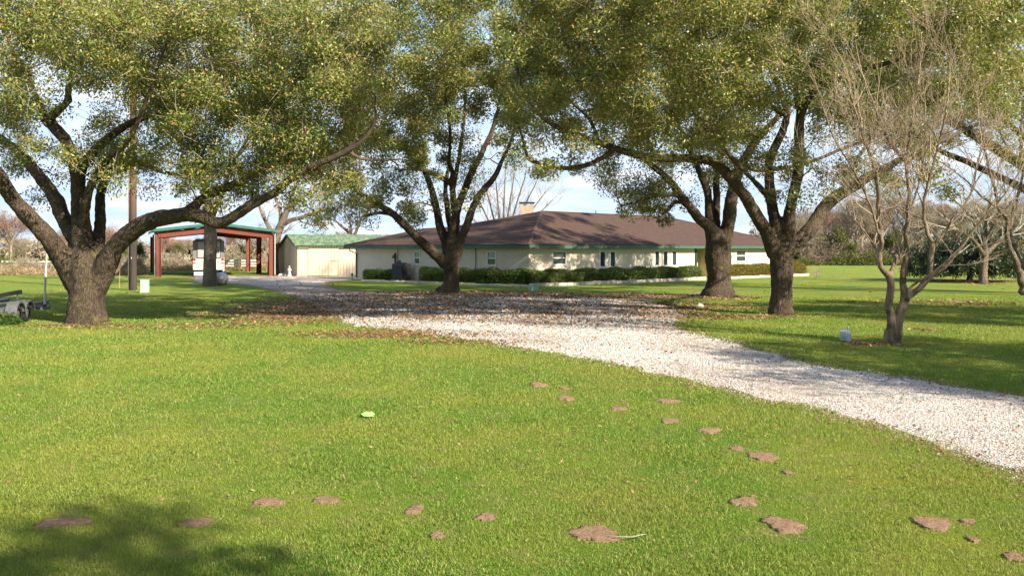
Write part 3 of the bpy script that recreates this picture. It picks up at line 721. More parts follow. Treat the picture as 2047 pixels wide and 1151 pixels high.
def hedge(name, label, a, b, depth, h, seed, matn='hedge_leaf', dens=1500, group=None, cat='hedge', wob=.07, z0=0.05):
    rg = RS(seed); a = np.array(a[:2]); b = np.array(b[:2]); L = np.linalg.norm(b - a); d = (b - a) / L; nrm = np.array([-d[1], d[0]])
    root = thing(name, label, cat, (a[0], a[1], 0), math.atan2(d[1], d[0]), group)
    n = int(dens * (L * h * 2 + L * depth + 2 * depth * h))
    # points on the shell of a rounded box, jittered in depth
    x = rg.uniform(0, L, n); s = rg.uniform(0, 2 * h + depth, n)
    y = np.where(s < h, 0, np.where(s < h + depth, s - h, depth)); z = np.where(s < h, s, np.where(s < h + depth, h, s - h - depth))
    e = rg.uniform(0, 1, n) < (2 * depth * h) / (L * h * 2 + L * depth + 2 * depth * h)
    x = np.where(e, rg.choice([0, 1], n) * L, x); y = np.where(e, rg.uniform(0, depth, n), y); z = np.where(e, rg.uniform(0, h, n), z)
    bl = wob * (np.sin(x * 2.3 + seed) + .6 * np.sin(x * 5.1 + 2 * seed)) * (z > h * .5)
    cy = depth / 2; q = .10
    # round the corners
    dy = np.abs(y - cy) - (cy - .25); dz = z - (h - .2)
    rr = np.where((dy > 0) & (dz > 0), .08 * np.minimum(dy / .25, 1) * np.minimum(dz / .2, 1), 0)
    z = z - rr * 1.3; y = y + np.where(y < cy, rr, -rr)
    C = np.stack([x, y, z + bl + z0], 1) + rg.normal(size=(n, 3)) * np.array([.06, .06, .05]); C[:, 2] = np.maximum(C[:, 2], .03)
    obj('foliage', leaf_mesh('foliage', C, .075, .045, rg, .2), M[matn], root)
    tb = Tubes()
    for i in range(int(L * 9)):
        x0 = rg.uniform(.1, L - .1) if L > .3 else L / 2; y0 = rg.uniform(.2, .8) * depth; m_ = np.array([x0, y0, .0])
        tb.add([m_, m_ + [rg.normal() * .1, rg.normal() * .1, h * .5], m_ + [rg.normal() * .22, rg.normal() * .15, h * .92]], [.02, .013, .006], 4)
    MB().box(.18, max(L - .18, .2), .18, depth - .18, .05, h - .2).build('core', plain('dense_stem', (.03, .028, .015), (.015, .02, .008), 8, 1, bump=.8, bd=.05), root)
    obj('stem', tb.mesh('stem'), M['twig'], root)
    return root
def gL(px, out): q = A_L - uR * out; return q + dL * t_on(q, dL, px)
def gR(px, out): q = A_R - uL * out; return q + dR * t_on(q, dR, px)
ga = 'clipped hedges round the house'
hedge('hedge', 'dark clipped hedge along the shaded side wall, right of the air conditioner', gL(838, 1.35), gL(1047, 1.35), .95, .88, 1, group=ga)
hedge('hedge', 'long level dark green hedge under the front windows', gR(1064, 1.45), gR(1403, 1.45), 1.0, .86, 2, group=ga, dens=1200)
hedge('hedge', 'sunlit yellow orange hedge beyond the porch at the far end of the house', gR(1462, 1.5), gR(1612, 1.5), 1.1, .92, 3, 'hedge_yellow', 1100, ga)
gs = 'small round shrubs by the side wall'
hedge('shrub', 'leftmost small round shrub against the side wall near the downspout', gL(726, 1.0), gL(750, 1.0), .75, .72, 4, dens=1300, group=gs, cat='shrub', wob=.03)
hedge('shrub', 'small round shrub against the side wall just left of the electric meter', gL(757, 1.0), gL(786, 1.0), .75, .70, 5, dens=1300, group=gs, cat='shrub', wob=.03)
def kerb(label, a, b, seed, h=.2):
    rg = RS(seed); a = np.array(a[:2]); b = np.array(b[:2]); L = np.linalg.norm(b - a); d = unit(b - a); mb = MB(); x = 0
    while x < L:
        w_ = min(rg.uniform(.45, .85), L - x + .02); mb.box(x, x + w_ - .02, rg.uniform(-.02, .02), .2 + rg.uniform(-.01, .02), -.02, h + rg.uniform(-.04, .02)); x += w_
    o = mb.build('stone_edging', M['lime'], None, .02, (a[0], a[1], 0)); o.rotation_euler = (0, 0, math.atan2(d[1], d[0]))
    tag(o, label, 'edging', 'limestone edging of the house beds')
kerb('low limestone edging in front of the side wall hedge', gL(722, 2.0), gL(1056, 2.2), 1, .13)
kerb('long limestone edging in front of the long front hedge', gR(1062, 2.1), gR(1412, 2.0), 2, .22)
kerb('white limestone edging in front of the yellow orange hedge', gR(1456, 2.1), gR(1618, 2.1), 3, .2)

def rock(name, label, cat, c, r, seed, mat, sq=.7):
    rg = RS(seed); import bmesh
    bm = bmesh.new(); bmesh.ops.create_icosphere(bm, subdivisions=2, radius=1)
    k_ = rg.normal(size=(5, 3))
    for v_ in bm.verts:
        p = np.array(v_.co); f_ = 1 + .12 * sum(math.sin(float(p @ kk) * 2 + i) for i, kk in enumerate(k_)) / 2; v_.co = Vector((p[0] * r[0] * f_, p[1] * r[1] * f_, max(p[2] * r[2] * f_, -.3 * r[2])))
    me = bpy.data.meshes.new(name); bm.to_mesh(me); bm.free()
    o = obj(name, me, mat, None, (c[0], c[1], c[2])); return tag(o, label, cat)

# pale green telecom boxes at the hedge corner
M['pale_green'] = plain('pale_green_plastic', (.36, .50, .42), (.30, .42, .36), 6, .55)
for px, py, w_, h_, lab in ((1063, 581, .30, .33, 'left of the two small pale green utility boxes at the hedge corner'), (1071, 582, .26, .42, 'right, taller one of the two small pale green utility boxes at the hedge corner')):
    p = G(px, py); b = thing('utility_box', lab, 'utility box', p, .3, 'small pale green utility boxes at the hedge corner')
    MB().box(-w_ / 2, w_ / 2, -.12, .12, 0, h_ - .06).build('housing', M['pale_green'], b, .02)
    MB().box(-w_ / 2 - .015, w_ / 2 + .015, -.135, .135, h_ - .06, h_).build('lid', M['pale_green'], b, .015)
# green louvred pedestal by the pole
p = G(289.5, 585); b = thing('utility_pedestal', 'pale green louvred utility pedestal standing right of the utility pole', 'utility box', p, .15)
MB().box(-.20, .20, -.15, .15, 0, .66).build('housing', M['pale_green'], b, .02)
mb = MB()
for i in range(5):
    z = .10 + i * .11; mb.add([(-.18, -.153, z), (0, -.185, z + .045), (.18, -.153, z), (.18, -.153, z + .03), (0, -.185, z + .075), (-.18, -.153, z + .03)], [(0, 1, 4, 5), (1, 2, 3, 4)])
mb.build('louvre', plain('pale_louvre', (.62, .70, .64), None, 6, .5), b)
MB().box(-.22, .22, -.17, .17, .66, .70).build('lid', M['pale_green'], b, .015)
# grey pedestal near the crape myrtle
p = G(1690, 683); b = thing('meter_pedestal', 'small grey metal utility box with a pipe on top, left of the bare multi-stemmed tree', 'utility box', p, -.35)
gm2 = plain('blue_grey_metal', (.25, .32, .40), (.35, .40, .45), 9, .5, .2)
MB().box(-.13, .03, -.12, .12, .05, .30).build('housing', gm2, b, .012); MB().box(.035, .13, -.10, .10, .0, .26).build('side_housing', gm2, b, .012)
MB().tube([(.06, 0, .25), (.06, 0, .37)], .018).lathe([(.0, .40), (.035, .39), (.035, .36)], (.06, 0, 0), 12).build('pipe', gm2, b)
mb = MB()
for i in range(4): mb.box(-.11, .01, -.128, -.122, .09 + i * .05, .11 + i * .05)
mb.build('louvre', M['grey_metal'], b)

# ================================================================== CARPORT, MOTORHOME, SHED
M['red_steel'] = plain('red_oxide_steel', (.17, .042, .026), (.12, .030, .020), 5, .6)
M['roof_green'] = plain('green_roof_metal', (.045, .17, .125), (.035, .12, .09), 2, .45, .2)
cp = thing('carport', 'tall open red steel carport with a green metal roof edge', 'carport', (-28.6, 69, 0))
fl_ = np.array([-28.7, 69.0]); fr_ = np.array([-20.35, 72.0]); dv_ = np.array([-6.2, 13.6])
def cl(p, z): return (p[0] - cp.location[0], p[1] - cp.location[1], z)
for s in (0, .5, 1.0):
    for base, out in ((fl_, 0), (fr_, 0)):
        q = base + dv_ * s; mb = MB(); w_ = .22
        u_ = unit(fr_ - fl_); v_ = unit(dv_); hh = 3.45
        # I-section post: web + two flanges
        for sgn in (-1, 1): mb.beam(cl(q + u_ * sgn * .19, 0), cl(q + u_ * sgn * .19, hh), .05, .30, (v_[0], v_[1], 0))
        mb.beam(cl(q, 0), cl(q, hh), .34, .03, (v_[0], v_[1], 0))
        mb.build('post', M['red_steel'], cp)
ap = (fl_ + fr_) / 2
for s in (0, .5, 1.0):
    d_ = dv_ * s; mb = MB()
    mb.beam(cl(fl_ + d_, 3.42), cl(ap + d_, 3.92), .18, .46); mb.beam(cl(ap + d_, 3.92), cl(fr_ + d_, 3.42), .18, .46)
    mb.build('rafter', M['red_steel'], cp)
mb = MB(); u_ = unit(fr_ - fl_)
for t in (.02, .16, .32, .49, .51, .68, .84, .98):
    z = 3.76 + .5 * (1 - abs(2 * t - 1)); p_ = fl_ + (fr_ - fl_) * t; mb.beam(cl(p_ - unit(dv_) * .3, z), cl(p_ + dv_ + unit(dv_) * .3, z), .07, .16)
mb.build('purlin', M['red_steel'], cp)
mb = MB(); e0 = fl_ - u_ * .35 - unit(dv_) * .45; e1 = fr_ + u_ * .35 - unit(dv_) * .45; dd_ = dv_ + unit(dv_) * .9; am = (e0 + e1) / 2
for a, za, b, zb in ((e0, 3.82, am, 4.40), (am, 4.40, e1, 3.82)):
    n_ = 14; vs = []
    for i in range(n_ + 1):
        t = i / n_; p_ = a + (b - a) * t; z = za + (zb - za) * t + (.03 if i % 2 else 0); vs += [cl(p_, z), cl(p_ + dd_, z)]
    mb.add(vs, [(2 * i, 2 * i + 2, 2 * i + 3, 2 * i + 1) for i in range(n_)])
o = mb.build('roof', M['roof_green'], cp); o.modifiers.new('thick', 'SOLIDIFY').thickness = .04
mb = MB(); mb.beam(cl(e0, 3.80), cl(am, 4.38), .05, .22); mb.beam(cl(am, 4.38), cl(e1, 3.80), .05, .22); mb.beam(cl(e1, 3.80), cl(e1 + dd_, 3.80), .06, .2); mb.beam(cl(e0, 3.80), cl(e0 + dd_, 3.80), .06, .2)
mb.build('trim', M['roof_green'], cp)
pgm = plain('pale_green_metal', (.30, .42, .38), None, 5, .5)
for q in (fr_ + u_ * .26, fl_ - u_ * .26): MB().tube([cl(q, 3.7), cl(q, .1)], .06).build('downspout', pgm, cp)

# motorhome seen from behind
rvd = unit(np.array([-5.0, 13.9])); ang = math.atan2(rvd[1], rvd[0]) - math.pi / 2
pr = G(417, 547.5); rc_ = np.array([(417 - CX) / F * 72.3, 72.3])
rv = thing('motorhome', 'beige and grey motorhome parked under the carport, seen from behind', 'motorhome', (rc_[0], rc_[1], 0), ang)
M['rv_beige'] = plain('beige_fibreglass', (.62, .50, .38), (.54, .43, .32), 2, .35, spec=.5); M['rv_grey'] = plain('grey_paint', (.17, .17, .175), (.13, .13, .135), 2, .35, spec=.5)
M['rv_light_grey'] = plain('light_grey_paint', (.34, .34, .35), (.28, .28, .29), 2, .4, spec=.5)
hw = 1.27; Lr = 9.0
mb = MB(); mb.box(-hw, hw, 0, Lr, .55, 1.52); mb.build('lower_body', M['rv_beige'], rv, .06)
mb = MB(); mb.add([(-hw, 0.003, 1.52), (hw, 0.003, 1.52), (hw, 0.003, 2.95), (hw - .28, 0.04, 3.15), (-hw + .28, .04, 3.15), (-hw, .003, 2.95),
                   (-hw, Lr, 1.52), (hw, Lr, 1.52), (hw, Lr, 2.95), (hw - .28, Lr, 3.15), (-hw + .28, Lr, 3.15), (-hw, Lr, 2.95)],
                  [(0, 1, 2, 3, 4, 5), (11, 10, 9, 8, 7, 6), (0, 6, 7, 1), (1, 7, 8, 2), (2, 8, 9, 3), (3, 9, 10, 4), (4, 10, 11, 5), (5, 11, 6, 0)])
mb.build('upper_body', M['rv_grey'], rv, .04)
MB().box(-.88, .92, -.03, -.005, 1.56, 2.88).build('rear_panel', M['rv_light_grey'], rv, .02)
mb = MB(); mb.box(-.93, -.88, -.035, -.004, 1.5, 2.93); mb.box(.92, .97, -.035, -.004, 1.5, 2.93); mb.box(-.88, .92, -.035, -.004, 2.88, 2.93); mb.box(-.88, .92, -.035, -.004, 1.50, 1.555); mb.build('panel_frame', M['dark_metal'], rv)
w_ = MB(); w_.box(.50, .86, -.045, -.032, 1.95, 2.5); w_.build('rear_window', M['glass'], rv)
MB().box(-.86, .88, -.02, -.004, .95, 1.46).build('engine_hatch', M['rv_beige'], rv, .015)
mb = MB(); [mb.box(-.6, .6, -.024, -.021, .99 + i * .06, 1.02 + i * .06) for i in range(4)]; mb.build('vent', plain('beige_shadow_line', (.45, .36, .27)), rv)
lt = plain('red_lens', (.62, .02, .02), (.5, .015, .015), 9, .2, spec=.6)
for s in (-1, 1):
    l_ = MB().box(s * 1.13 - .10, s * 1.13 + .10, -.04, -.005, 1.27, 1.50).build('tail_light', lt, rv, .015)
    MB().box(s * 1.13 - .10, s * 1.13 + .10, -.04, -.005, 1.155, 1.262).build('reverse_lens', M['white'], l_, .01)
    MB().box(s * 1.13 - .10, s * 1.13 + .10, -.04, -.005, 1.06, 1.148).build('lower_lens', lt, l_, .01)
MB().box(-hw + .03, hw - .03, -.10, .05, .50, .72).build('bumper', M['rv_beige'], rv, .04)
MB().beam((0, -.1, .84), (-.28, -.28, .92), .10, .12).build('hitch_cover', M['black'], rv)
mb = MB(); mb.box(-1.05, 1.05, .3, 8.6, .32, .56); mb.build('chassis', M['black'], rv)
for y in (1.9, 7.2):
    for s in (-1, 1):
        wh = MB().lathe([(.0, -.13), (.40, -.13), (.46, -.08), (.46, .08), (.40, .13), (.0, .13)], (s * 1.05, y, .46), 22, 'x').build('wheel', M['black'], rv)
MB().box(-1.16, .55, -.16, -.13, .05, .36).build('mud_flap', M['white'], rv)
mb = MB(); mb.beam((-hw - .02, 8.7, 2.2), (-hw - .38, 8.9, 2.1), .05, .05); mb.box(-hw - .50, -hw - .30, 8.8, 8.95, 1.75, 2.2); mb.build('mirror', M['black'], rv, .02)

# metal shed
k = N('ribbed_cream_metal'); v = wcoord(k)
k.fin(k.mix(k.ramp(k.noise(k.coord('Object', (1, 1, .2)), 1.1, 4), [(.4, (0, 0, 0)), (.7, (1, 1, 1))]), (.62, .51, .39), (.55, .44, .33)), .55, None, .0, .3); M['cream_metal'] = k.m
S0 = np.array([(593 - CX) / F * 71.8, 71.8]); sf = unit(np.array([.97, .17])); ss = unit(np.array([-.44, .9]))
sh = thing('shed', 'cream ribbed metal shed with a streaky green tin roof', 'shed', (S0[0], S0[1], 0), math.atan2(sf[1], sf[0]))
def sloc(x, y):  # shed frame: x along front, y along side, returns local to the root rotation
    p = sf * x + ss * y; a = -math.atan2(sf[1], sf[0]); return (p[0] * math.cos(a) - p[1] * math.sin(a), p[0] * math.sin(a) + p[1] * math.cos(a))
def ribbed(pa, pb, z0, za, zb, n, amp=.03, mid=None):
    """corrugated sheet between two plan points; top runs za -> zb, or over a ridge"""
    pa = np.array(pa); pb = np.array(pb); d = unit(pb - pa); nn = np.array([d[1], -d[0]]); vs = []
    prof = [(0, 0), (.55, 0), (.65, 1), (.9, 1)]
    ts = []
    for i in range(n):
        for (f_, h_) in prof: ts.append(((i + f_) / n, h_))
    ts.append((1, 0))
    for t, h_ in ts:
        p = pa + (pb - pa) * t + nn * amp * h_
        z1 = za + (zb - za) * t if mid is None else (za + (mid[1] - za) * t / mid[0] if t < mid[0] else mid[1] + (zb - mid[1]) * (t - mid[0]) / (1 - mid[0]))
        vs += [(p[0], p[1], z0), (p[0], p[1], z1)]
    return vs, [(2 * i, 2 * i + 2, 2 * i + 3, 2 * i + 1) for i in range(len(ts) - 1)]
LF_ = 11.0; DS = 8.6; frontz = 2.55; backz = 2.35
mb = MB(); mb.add(*ribbed(sloc(0, 0), sloc(LF_, 0), 0, frontz, frontz, 44)); mb.build('front_wall', M['cream_metal'], sh)
mb = MB(); mb.add(*ribbed(sloc(0, DS), sloc(0, 0), 0, backz - .35, frontz, 30, .03, (.62, 3.5))); mb.build('side_wall', M['cream_metal'], sh)
mb = MB(); mb.add(*ribbed(sloc(LF_, 0), sloc(LF_, DS), 0, frontz, backz - .35, 30, .03, (.38, 3.5))); mb.build('side_wall', M['cream_metal'], sh)
mb = MB(); mb.add(*ribbed(sloc(LF_, DS), sloc(0, DS), 0, backz - .35, backz - .35, 44)); mb.build('back_wall', M['cream_metal'], sh)
k = N('green_tin'); v = k.coord('Object', (1, .35, 1))
c = k.mix(k.ramp(k.noise(v, 3.2, 5, .75), [(.42, (0, 0, 0)), (.62, (1, 1, 1))]), (.06, .14, .06), (.25, .30, .18)); c = k.mix(k.ramp(k.noise(v, 6, 4, .7), [(.6, (0, 0, 0)), (.7, (.8,) * 3)]), c, (.55, .55, .42))
k.fin(c, .5, None, 0, .4); M['green_tin'] = k.m
mb = MB(); nr = 60; rz_ = 3.55; ry = DS * .38
for (y0, z0_, y1, z1_) in ((-.25, frontz + .02, ry, rz_), (ry, rz_, DS + .25, backz - .35)):
    vs = []
    for i in range(nr * 2 + 1):
        x = -.2 + (LF_ + .4) * i / (nr * 2); h_ = .035 if i % 2 else 0; a = sloc(x, y0); b = sloc(x, y1); vs += [(*a, z0_ + h_), (*b, z1_ + h_)]
    mb.add(vs, [(2 * i, 2 * i + 2, 2 * i + 3, 2 * i + 1) for i in range(nr * 2)])
mb.build('roof', M['green_tin'], sh)
mb = MB(); mb.beam((*sloc(-.22, -.27), frontz - .04), (*sloc(LF_ + .2, -.27), frontz - .04), .04, .10); mb.beam((*sloc(-.22, -.27), frontz - .02), (*sloc(-.22, ry), rz_ - .02), .04, .12); mb.beam((*sloc(-.22, ry), rz_ - .02), (*sloc(-.22, DS + .2), backz - .35), .04, .12)
mb.build('trim', plain('dark_trim', (.05, .08, .06), None, 5, .6), sh)
mb = MB(); mb.beam((*sloc(.9, -.06), 2.36), (*sloc(4.9, -.06), 2.36), .05, .07); mb.build('door_rail', plain('weathered_rail', (.30, .22, .15), None, 5, .6), sh)
mb = MB(); mb.add(*ribbed(sloc(.95, -.085), sloc(3.45, -.085), .04, 2.33, 2.33, 10, .02)); dr = mb.build('sliding_door', M['cream_metal'], sh)
mb = MB(); mb.beam((*sloc(3.47, -.09), .04), (*sloc(3.47, -.09), 2.33), .05, .04); mb.beam((*sloc(2.75, -.115), 1.28), (*sloc(3.45, -.115), 1.28), .025, .03); mb.build('door_edge', plain('rusty_edge', (.42, .27, .15), None, 5, .7), dr)
mb = MB(); a = sloc(.02, -.06); mb.tube([(*a, frontz - .05), (*a, .1)], .045); mb.build('downspout', plain('grey_brown_pipe', (.20, .16, .13), None, 5, .6), sh)

# garden statue and the white stones beside the shed
p = G(578.5, 552); stt = thing('garden_statue', 'small white garden statue of a standing figure beside the shed corner', 'statue', (p[0], p[1], 0), .3)
wm_ = plain('weathered_white_stone', (.62, .60, .55), (.42, .40, .35), 14, .9, bump=.5)
MB().lathe([(.0, 0), (.20, 0), (.20, .06), (.15, .09), (.13, .16), (.17, .20), (.0, .20)], n=16).build('plinth', wm_, stt)
mb = MB(); mb.lathe([(.0, .2), (.11, .2), (.12, .3), (.09, .42), (.075, .5), (.10, .60), (.095, .66), (.035, .70), (.035, .72), (.06, .75), (.068, .80), (.05, .86), (.0, .88)], n=16)
mb.tube([(.09, 0, .63), (.16, -.03, .52), (.10, -.10, .46)], [.03, .027, .02], 8); mb.tube([(-.09, 0, .63), (-.15, -.04, .54), (-.05, -.10, .50)], [.03, .027, .02], 8)
mb.build('figure', wm_, stt)
rg = RS(5)
for i, (px, py, r) in enumerate(((561, 551, .22), (565, 551.5, .17), (568, 550.5, .24), (572, 551.8, .16), (575, 551, .18))):
    p = G(px, py); rock('garden_stone', ['leftmost white stone of the small row beside the statue', 'second white stone from the left beside the statue', 'tallest white stone in the middle of the row by the statue', 'low white stone right of the tallest by the statue', 'white stone touching the statue plinth'][i], 'stone', (p[0], p[1], .03), (r, r * .8, r * .75), i, wm_)['group'] = 'white stones by the garden statue'
# small dark lantern shapes at the far house corner
p = G(704, 560); g_ = thing('garden_light', 'small dark garden light on a stake at the far end of the side wall', 'garden light', p)
mb = MB(); mb.tube([(0, 0, 0), (.03, .02, .35)], .02).lathe([(.0, .33), (.07, .33), (.09, .44), (.05, .50), (.0, .54)], n=12); mb.build('lamp', M['black'], g_)

# ================================================================== POLE, TANK, TRAILER, SMALL THINGS
p = G(266, 580); up_ = thing('utility_pole', 'tall dark wooden utility pole with a pale pipe up its side', 'pole', p)
k = N('creosote_wood'); v = k.coord('Object', (1, 1, .08)); z_ = k.new('ShaderNodeSeparateXYZ'); k.l.new(k.coord('Object'), z_.inputs[0])
c = k.mix(k.ramp(k.noise(v, 9, 5, .7), [(.35, (0, 0, 0)), (.7, (1, 1, 1))]), (.028, .024, .024), (.065, .05, .045)); c = k.mix(k.ramp(k.math('MULTIPLY', 1 / 12, k.math('ADD', z_.outputs[2], k.math('MULTIPLY', k.noise(v, 4, 3), 1.5))), [(.33, (0, 0, 0)), (.5, (1, 1, 1))]), c, (.12, .07, .05))
k.fin(c, .85, k.bump(k.noise(v, 14, 4), .6, .02)); 
mb = MB(); mb.tube([(0, 0, -.05), (0, 0, 4), (.02, 0, 8), (.03, 0, 12.6)], [.205, .19, .17, .14], 18); mb.build('pole', k.m, up_)
mb = MB(); mb.tube([(-.215, -.03, 4.0), (-.195, -.03, 8), (-.16, -.03, 11.6)], .05, 10); mb.tube([(-.225, -.03, 4.0), (-.24, -.03, 0)], .035, 8); mb.build('riser_pipe', plain('rust_streaked_pipe', (.45, .33, .26), (.30, .16, .11), 3, .6), up_)
mb = MB(); mb.beam((-1.1, 0, 12.0), (1.1, 0, 12.0), .1, .12); mb.build('crossarm', M['twig'], up_)
mb = MB(); mb.box(-.02, .02, -.21, -.196, 1.78, 1.86); mb.build('tag', M['white'], up_)
p = G(238, 576); s_ = MB().tube([(0, 0, -.02), (.02, 0, .62), (.05, 0, 1.05)], [.02, .018, .012], 6).build('garden_stake', M['twig_pale'], None, 0, tuple(p)); tag(s_, 'thin pale wooden stake in the grass left of the utility pole', 'stake')

p = G(440, 570); tk = thing('metal_tank', 'dented silver metal tank lying with its round end toward us beside the grey trunk', 'tank', (p[0], p[1], 0), .12)
prof = [(.0, -.62), (.16, -.61), (.30, -.54), (.38, -.42), (.40, -.25), (.40, .5), (.38, .68), (.28, .8), (.0, .88)]
tkm = plain('dented_silver_metal', (.50, .50, .50), (.28, .27, .27), 5, .42, .55, .4, .03)
MB().lathe(prof, (0, 0, .42), 28, 'y').build('shell', tkm, tk)
mb = MB(); mb.lathe([(.0, 0), (.06, 0), (.06, .10), (.02, .12), (.0, .12)], (-.12, -.12, .80), 12); mb.build('valve', M['grey_metal'], tk)
MB().box(-.3, .3, -.35, -.25, 0, .14).build('foot', M['dark_metal'], tk); MB().box(-.3, .3, .35, .45, 0, .14).build('foot', M['dark_metal'], tk)

# boat trailer at the left edge
td = unit(np.array([-.16, .99])); wq = G(30.5, 647.5)
tl = thing('boat_trailer', 'galvanised boat trailer with twin wheels, black bunk board and an upright guide pole', 'trailer', (wq[0], wq[1], 0), math.atan2(td[1], td[0]) - math.pi / 2)
for y in (0, .72):
    w_ = MB().lathe([(.17, -.10), (.26, -.11), (.305, -.07), (.305, .07), (.26, .11), (.17, .10)], (0, y, .305), 28, 'x').build('wheel', M['black'], tl)
    MB().lathe([(.0, .04), (.05, .06), (.06, .075), (.07, .03), (.15, .02), (.18, .06), (.175, -.05), (.0, -.05)], (0, y, .305), 20, 'x').build('rim', M['grey_metal'], w_)
mb = MB()
prev = None
for y0, y1 in ((-.36, .36), (.36, 1.08)):
    vs = []; n_ = 10
    for i in range(n_ + 1):
        a = math.pi * i / n_; yy = (y0 + y1) / 2 - math.cos(a) * .36; zz = .36 + math.sin(a) * .36; vs += [(-.16, yy, zz), (.17, yy, zz)]
    mb.add(vs, [(2 * i, 2 * i + 1, 2 * i + 3, 2 * i + 2) for i in range(n_)])
    vs = [(.17, (y0 + y1) / 2 - math.cos(math.pi * i / n_) * .36, .36 + math.sin(math.pi * i / n_) * .36) for i in range(n_ + 1)] + [(.17, (y0 + y1) / 2 - math.cos(math.pi * i / n_) * .32, .36 + math.sin(math.pi * i / n_) * .31) for i in range(n_ + 1)]
    mb.add(vs, [(i, i + 1, n_ + 2 + i, n_ + 1 + i) for i in range(n_)])
mb.beam((.17, -.36, .33), (-.16, -.36, .33), .03, .1); mb.box(-.9, -.16, -.55, -.50, .36, .5)
o = mb.build('fender', M['grey_metal'], tl); o.modifiers.new('thick', 'SOLIDIFY').thickness = .008
mb = MB(); mb.box(-.30, -.20, -1.1, 3.4, .40, .54); mb.box(-2.0, -1.9, -1.1, 3.4, .40, .54); mb.box(-2.0, .42, 1.35, 1.45, .36, .46); mb.box(-2.0, -.2, -.1, 0, .38, .46); mb.box(-2.0, -.2, 2.9, 3.0, .38, .46); mb.box(.34, .44, 1.1, 1.7, .36, .46)
mb.build('frame', M['grey_metal'], tl)
mb = MB(); mb.beam((-.48, -1.0, .86), (-.30, 1.2, .96), .10, .12); mb.build('bunk_board', M['black'], tl)
mb = MB(); mb.beam((-.30, .95, .5), (-.30, .95, .92), .04, .04); mb.beam((-.46, -.7, .5), (-.46, -.7, .84), .04, .04); mb.box(-.75, -.55, -.8, 1.0, .6, .74); mb.build('bracket', M['grey_metal'], tl)
mb = MB(); mb.tube([(.36, 1.4, .44), (.37, 1.42, 1.2), (.44, 1.45, 2.75)], [.038, .036, .034], 12); mb.build('guide_pole', plain('pale_plastic_pipe', (.55, .54, .50), (.45, .43, .40), 4, .6), tl)
mb = MB(); mb.lathe([(.0, 0), (.055, 0), (.055, .06), (.03, .07), (.0, .07)], (.36, 1.4, .46), 12); mb.build('clamp', M['dark_metal'], tl)

# weeds under the trailer
def weed(label, c, r, h, seed, n=900, matn='weed_leaf', cat='weed', name='weed_clump', ls=(.07, .035)):
    rg = RS(seed); g = rg.normal(size=(n, 3)); g /= np.linalg.norm(g, axis=1, keepdims=True); g *= rg.uniform(0, 1, (n, 1)) ** .4
    C = g * np.array([r, r, h]); C[:, 2] = np.abs(C[:, 2]) + .01
    root = thing(name, label, cat, (c[0], c[1], 0)); obj('foliage', leaf_mesh('foliage', C, ls[0], ls[1], rg, .1), M[matn], root)
    tb = Tubes()
    for i in range(24):
        a = rg.uniform(0, 6.28); q = r * rg.uniform(.1, .8); tb.add([[q * .2 * math.cos(a), q * .2 * math.sin(a), 0], [q * .7 * math.cos(a), q * .7 * math.sin(a), h * .6], [q * math.cos(a), q * math.sin(a), h]], [.008, .006, .003], 3)
    obj('stem', tb.mesh('stem'), M['twig'], root); return root
weed('dark green weeds growing against the trailer wheels', G(12, 650), .55, .42, 21)
# little thin bits on the lawn
p = G(735, 833); k = N('lime_plastic'); k.fin((.30, .85, .16), .4, None, 0, .5)
rg = RS(4); vs = [(rg.uniform(-.02, .02) + x * .045, rg.uniform(-.02, .02) + y * .05, .035 + rg.uniform(-.015, .03)) for y in range(-2, 3) for x in range(-2, 3)]
me = bpy.data.meshes.new('plastic_scrap'); me.from_pydata(vs, [], [(r * 5 + c_, r * 5 + c_ + 1, (r + 1) * 5 + c_ + 1, (r + 1) * 5 + c_) for r in range(4) for c_ in range(4)]); me.update()
o = obj('plastic_scrap', me, k.m, None, (p[0], p[1], 0)); o.modifiers.new('thick', 'SOLIDIFY').thickness = .004; tag(o, 'crumpled bright green plastic scrap lying on the open lawn', 'litter')
p = G(1255, 1081); o = MB().tube([(-.16, .04, .02), (-.08, -.01, .03), (.03, -.03, .035), (.12, .0, .045), (.16, .03, .04)], [.003, .005, .005, .004, .002], 6).build('dry_stick', M['white'] if False else plain('bleached_stick', (.36, .31, .24), None, 20, .8), None, 0, (p[0], p[1], .01)); tag(o, 'curved bleached stick lying at the end of the long soil scar', 'stick')
p = G(1399, 614); rock('white_stone', 'small pale stone on the shaded grass between the drive and the two right oaks', 'stone', (p[0], p[1], .05), (.16, .12, .11), 9, M['lime'])
p = G(1115, 609); rock('dark_clod', 'small dark clod lying on the shaded gravel in front of the hedge', 'clod', (p[0], p[1], .02), (.16, .14, .07), 19, M['soil'] if False else plain('dark_clod_soil', (.06, .05, .035), None, 9, 1))
p = G(155, 1000)

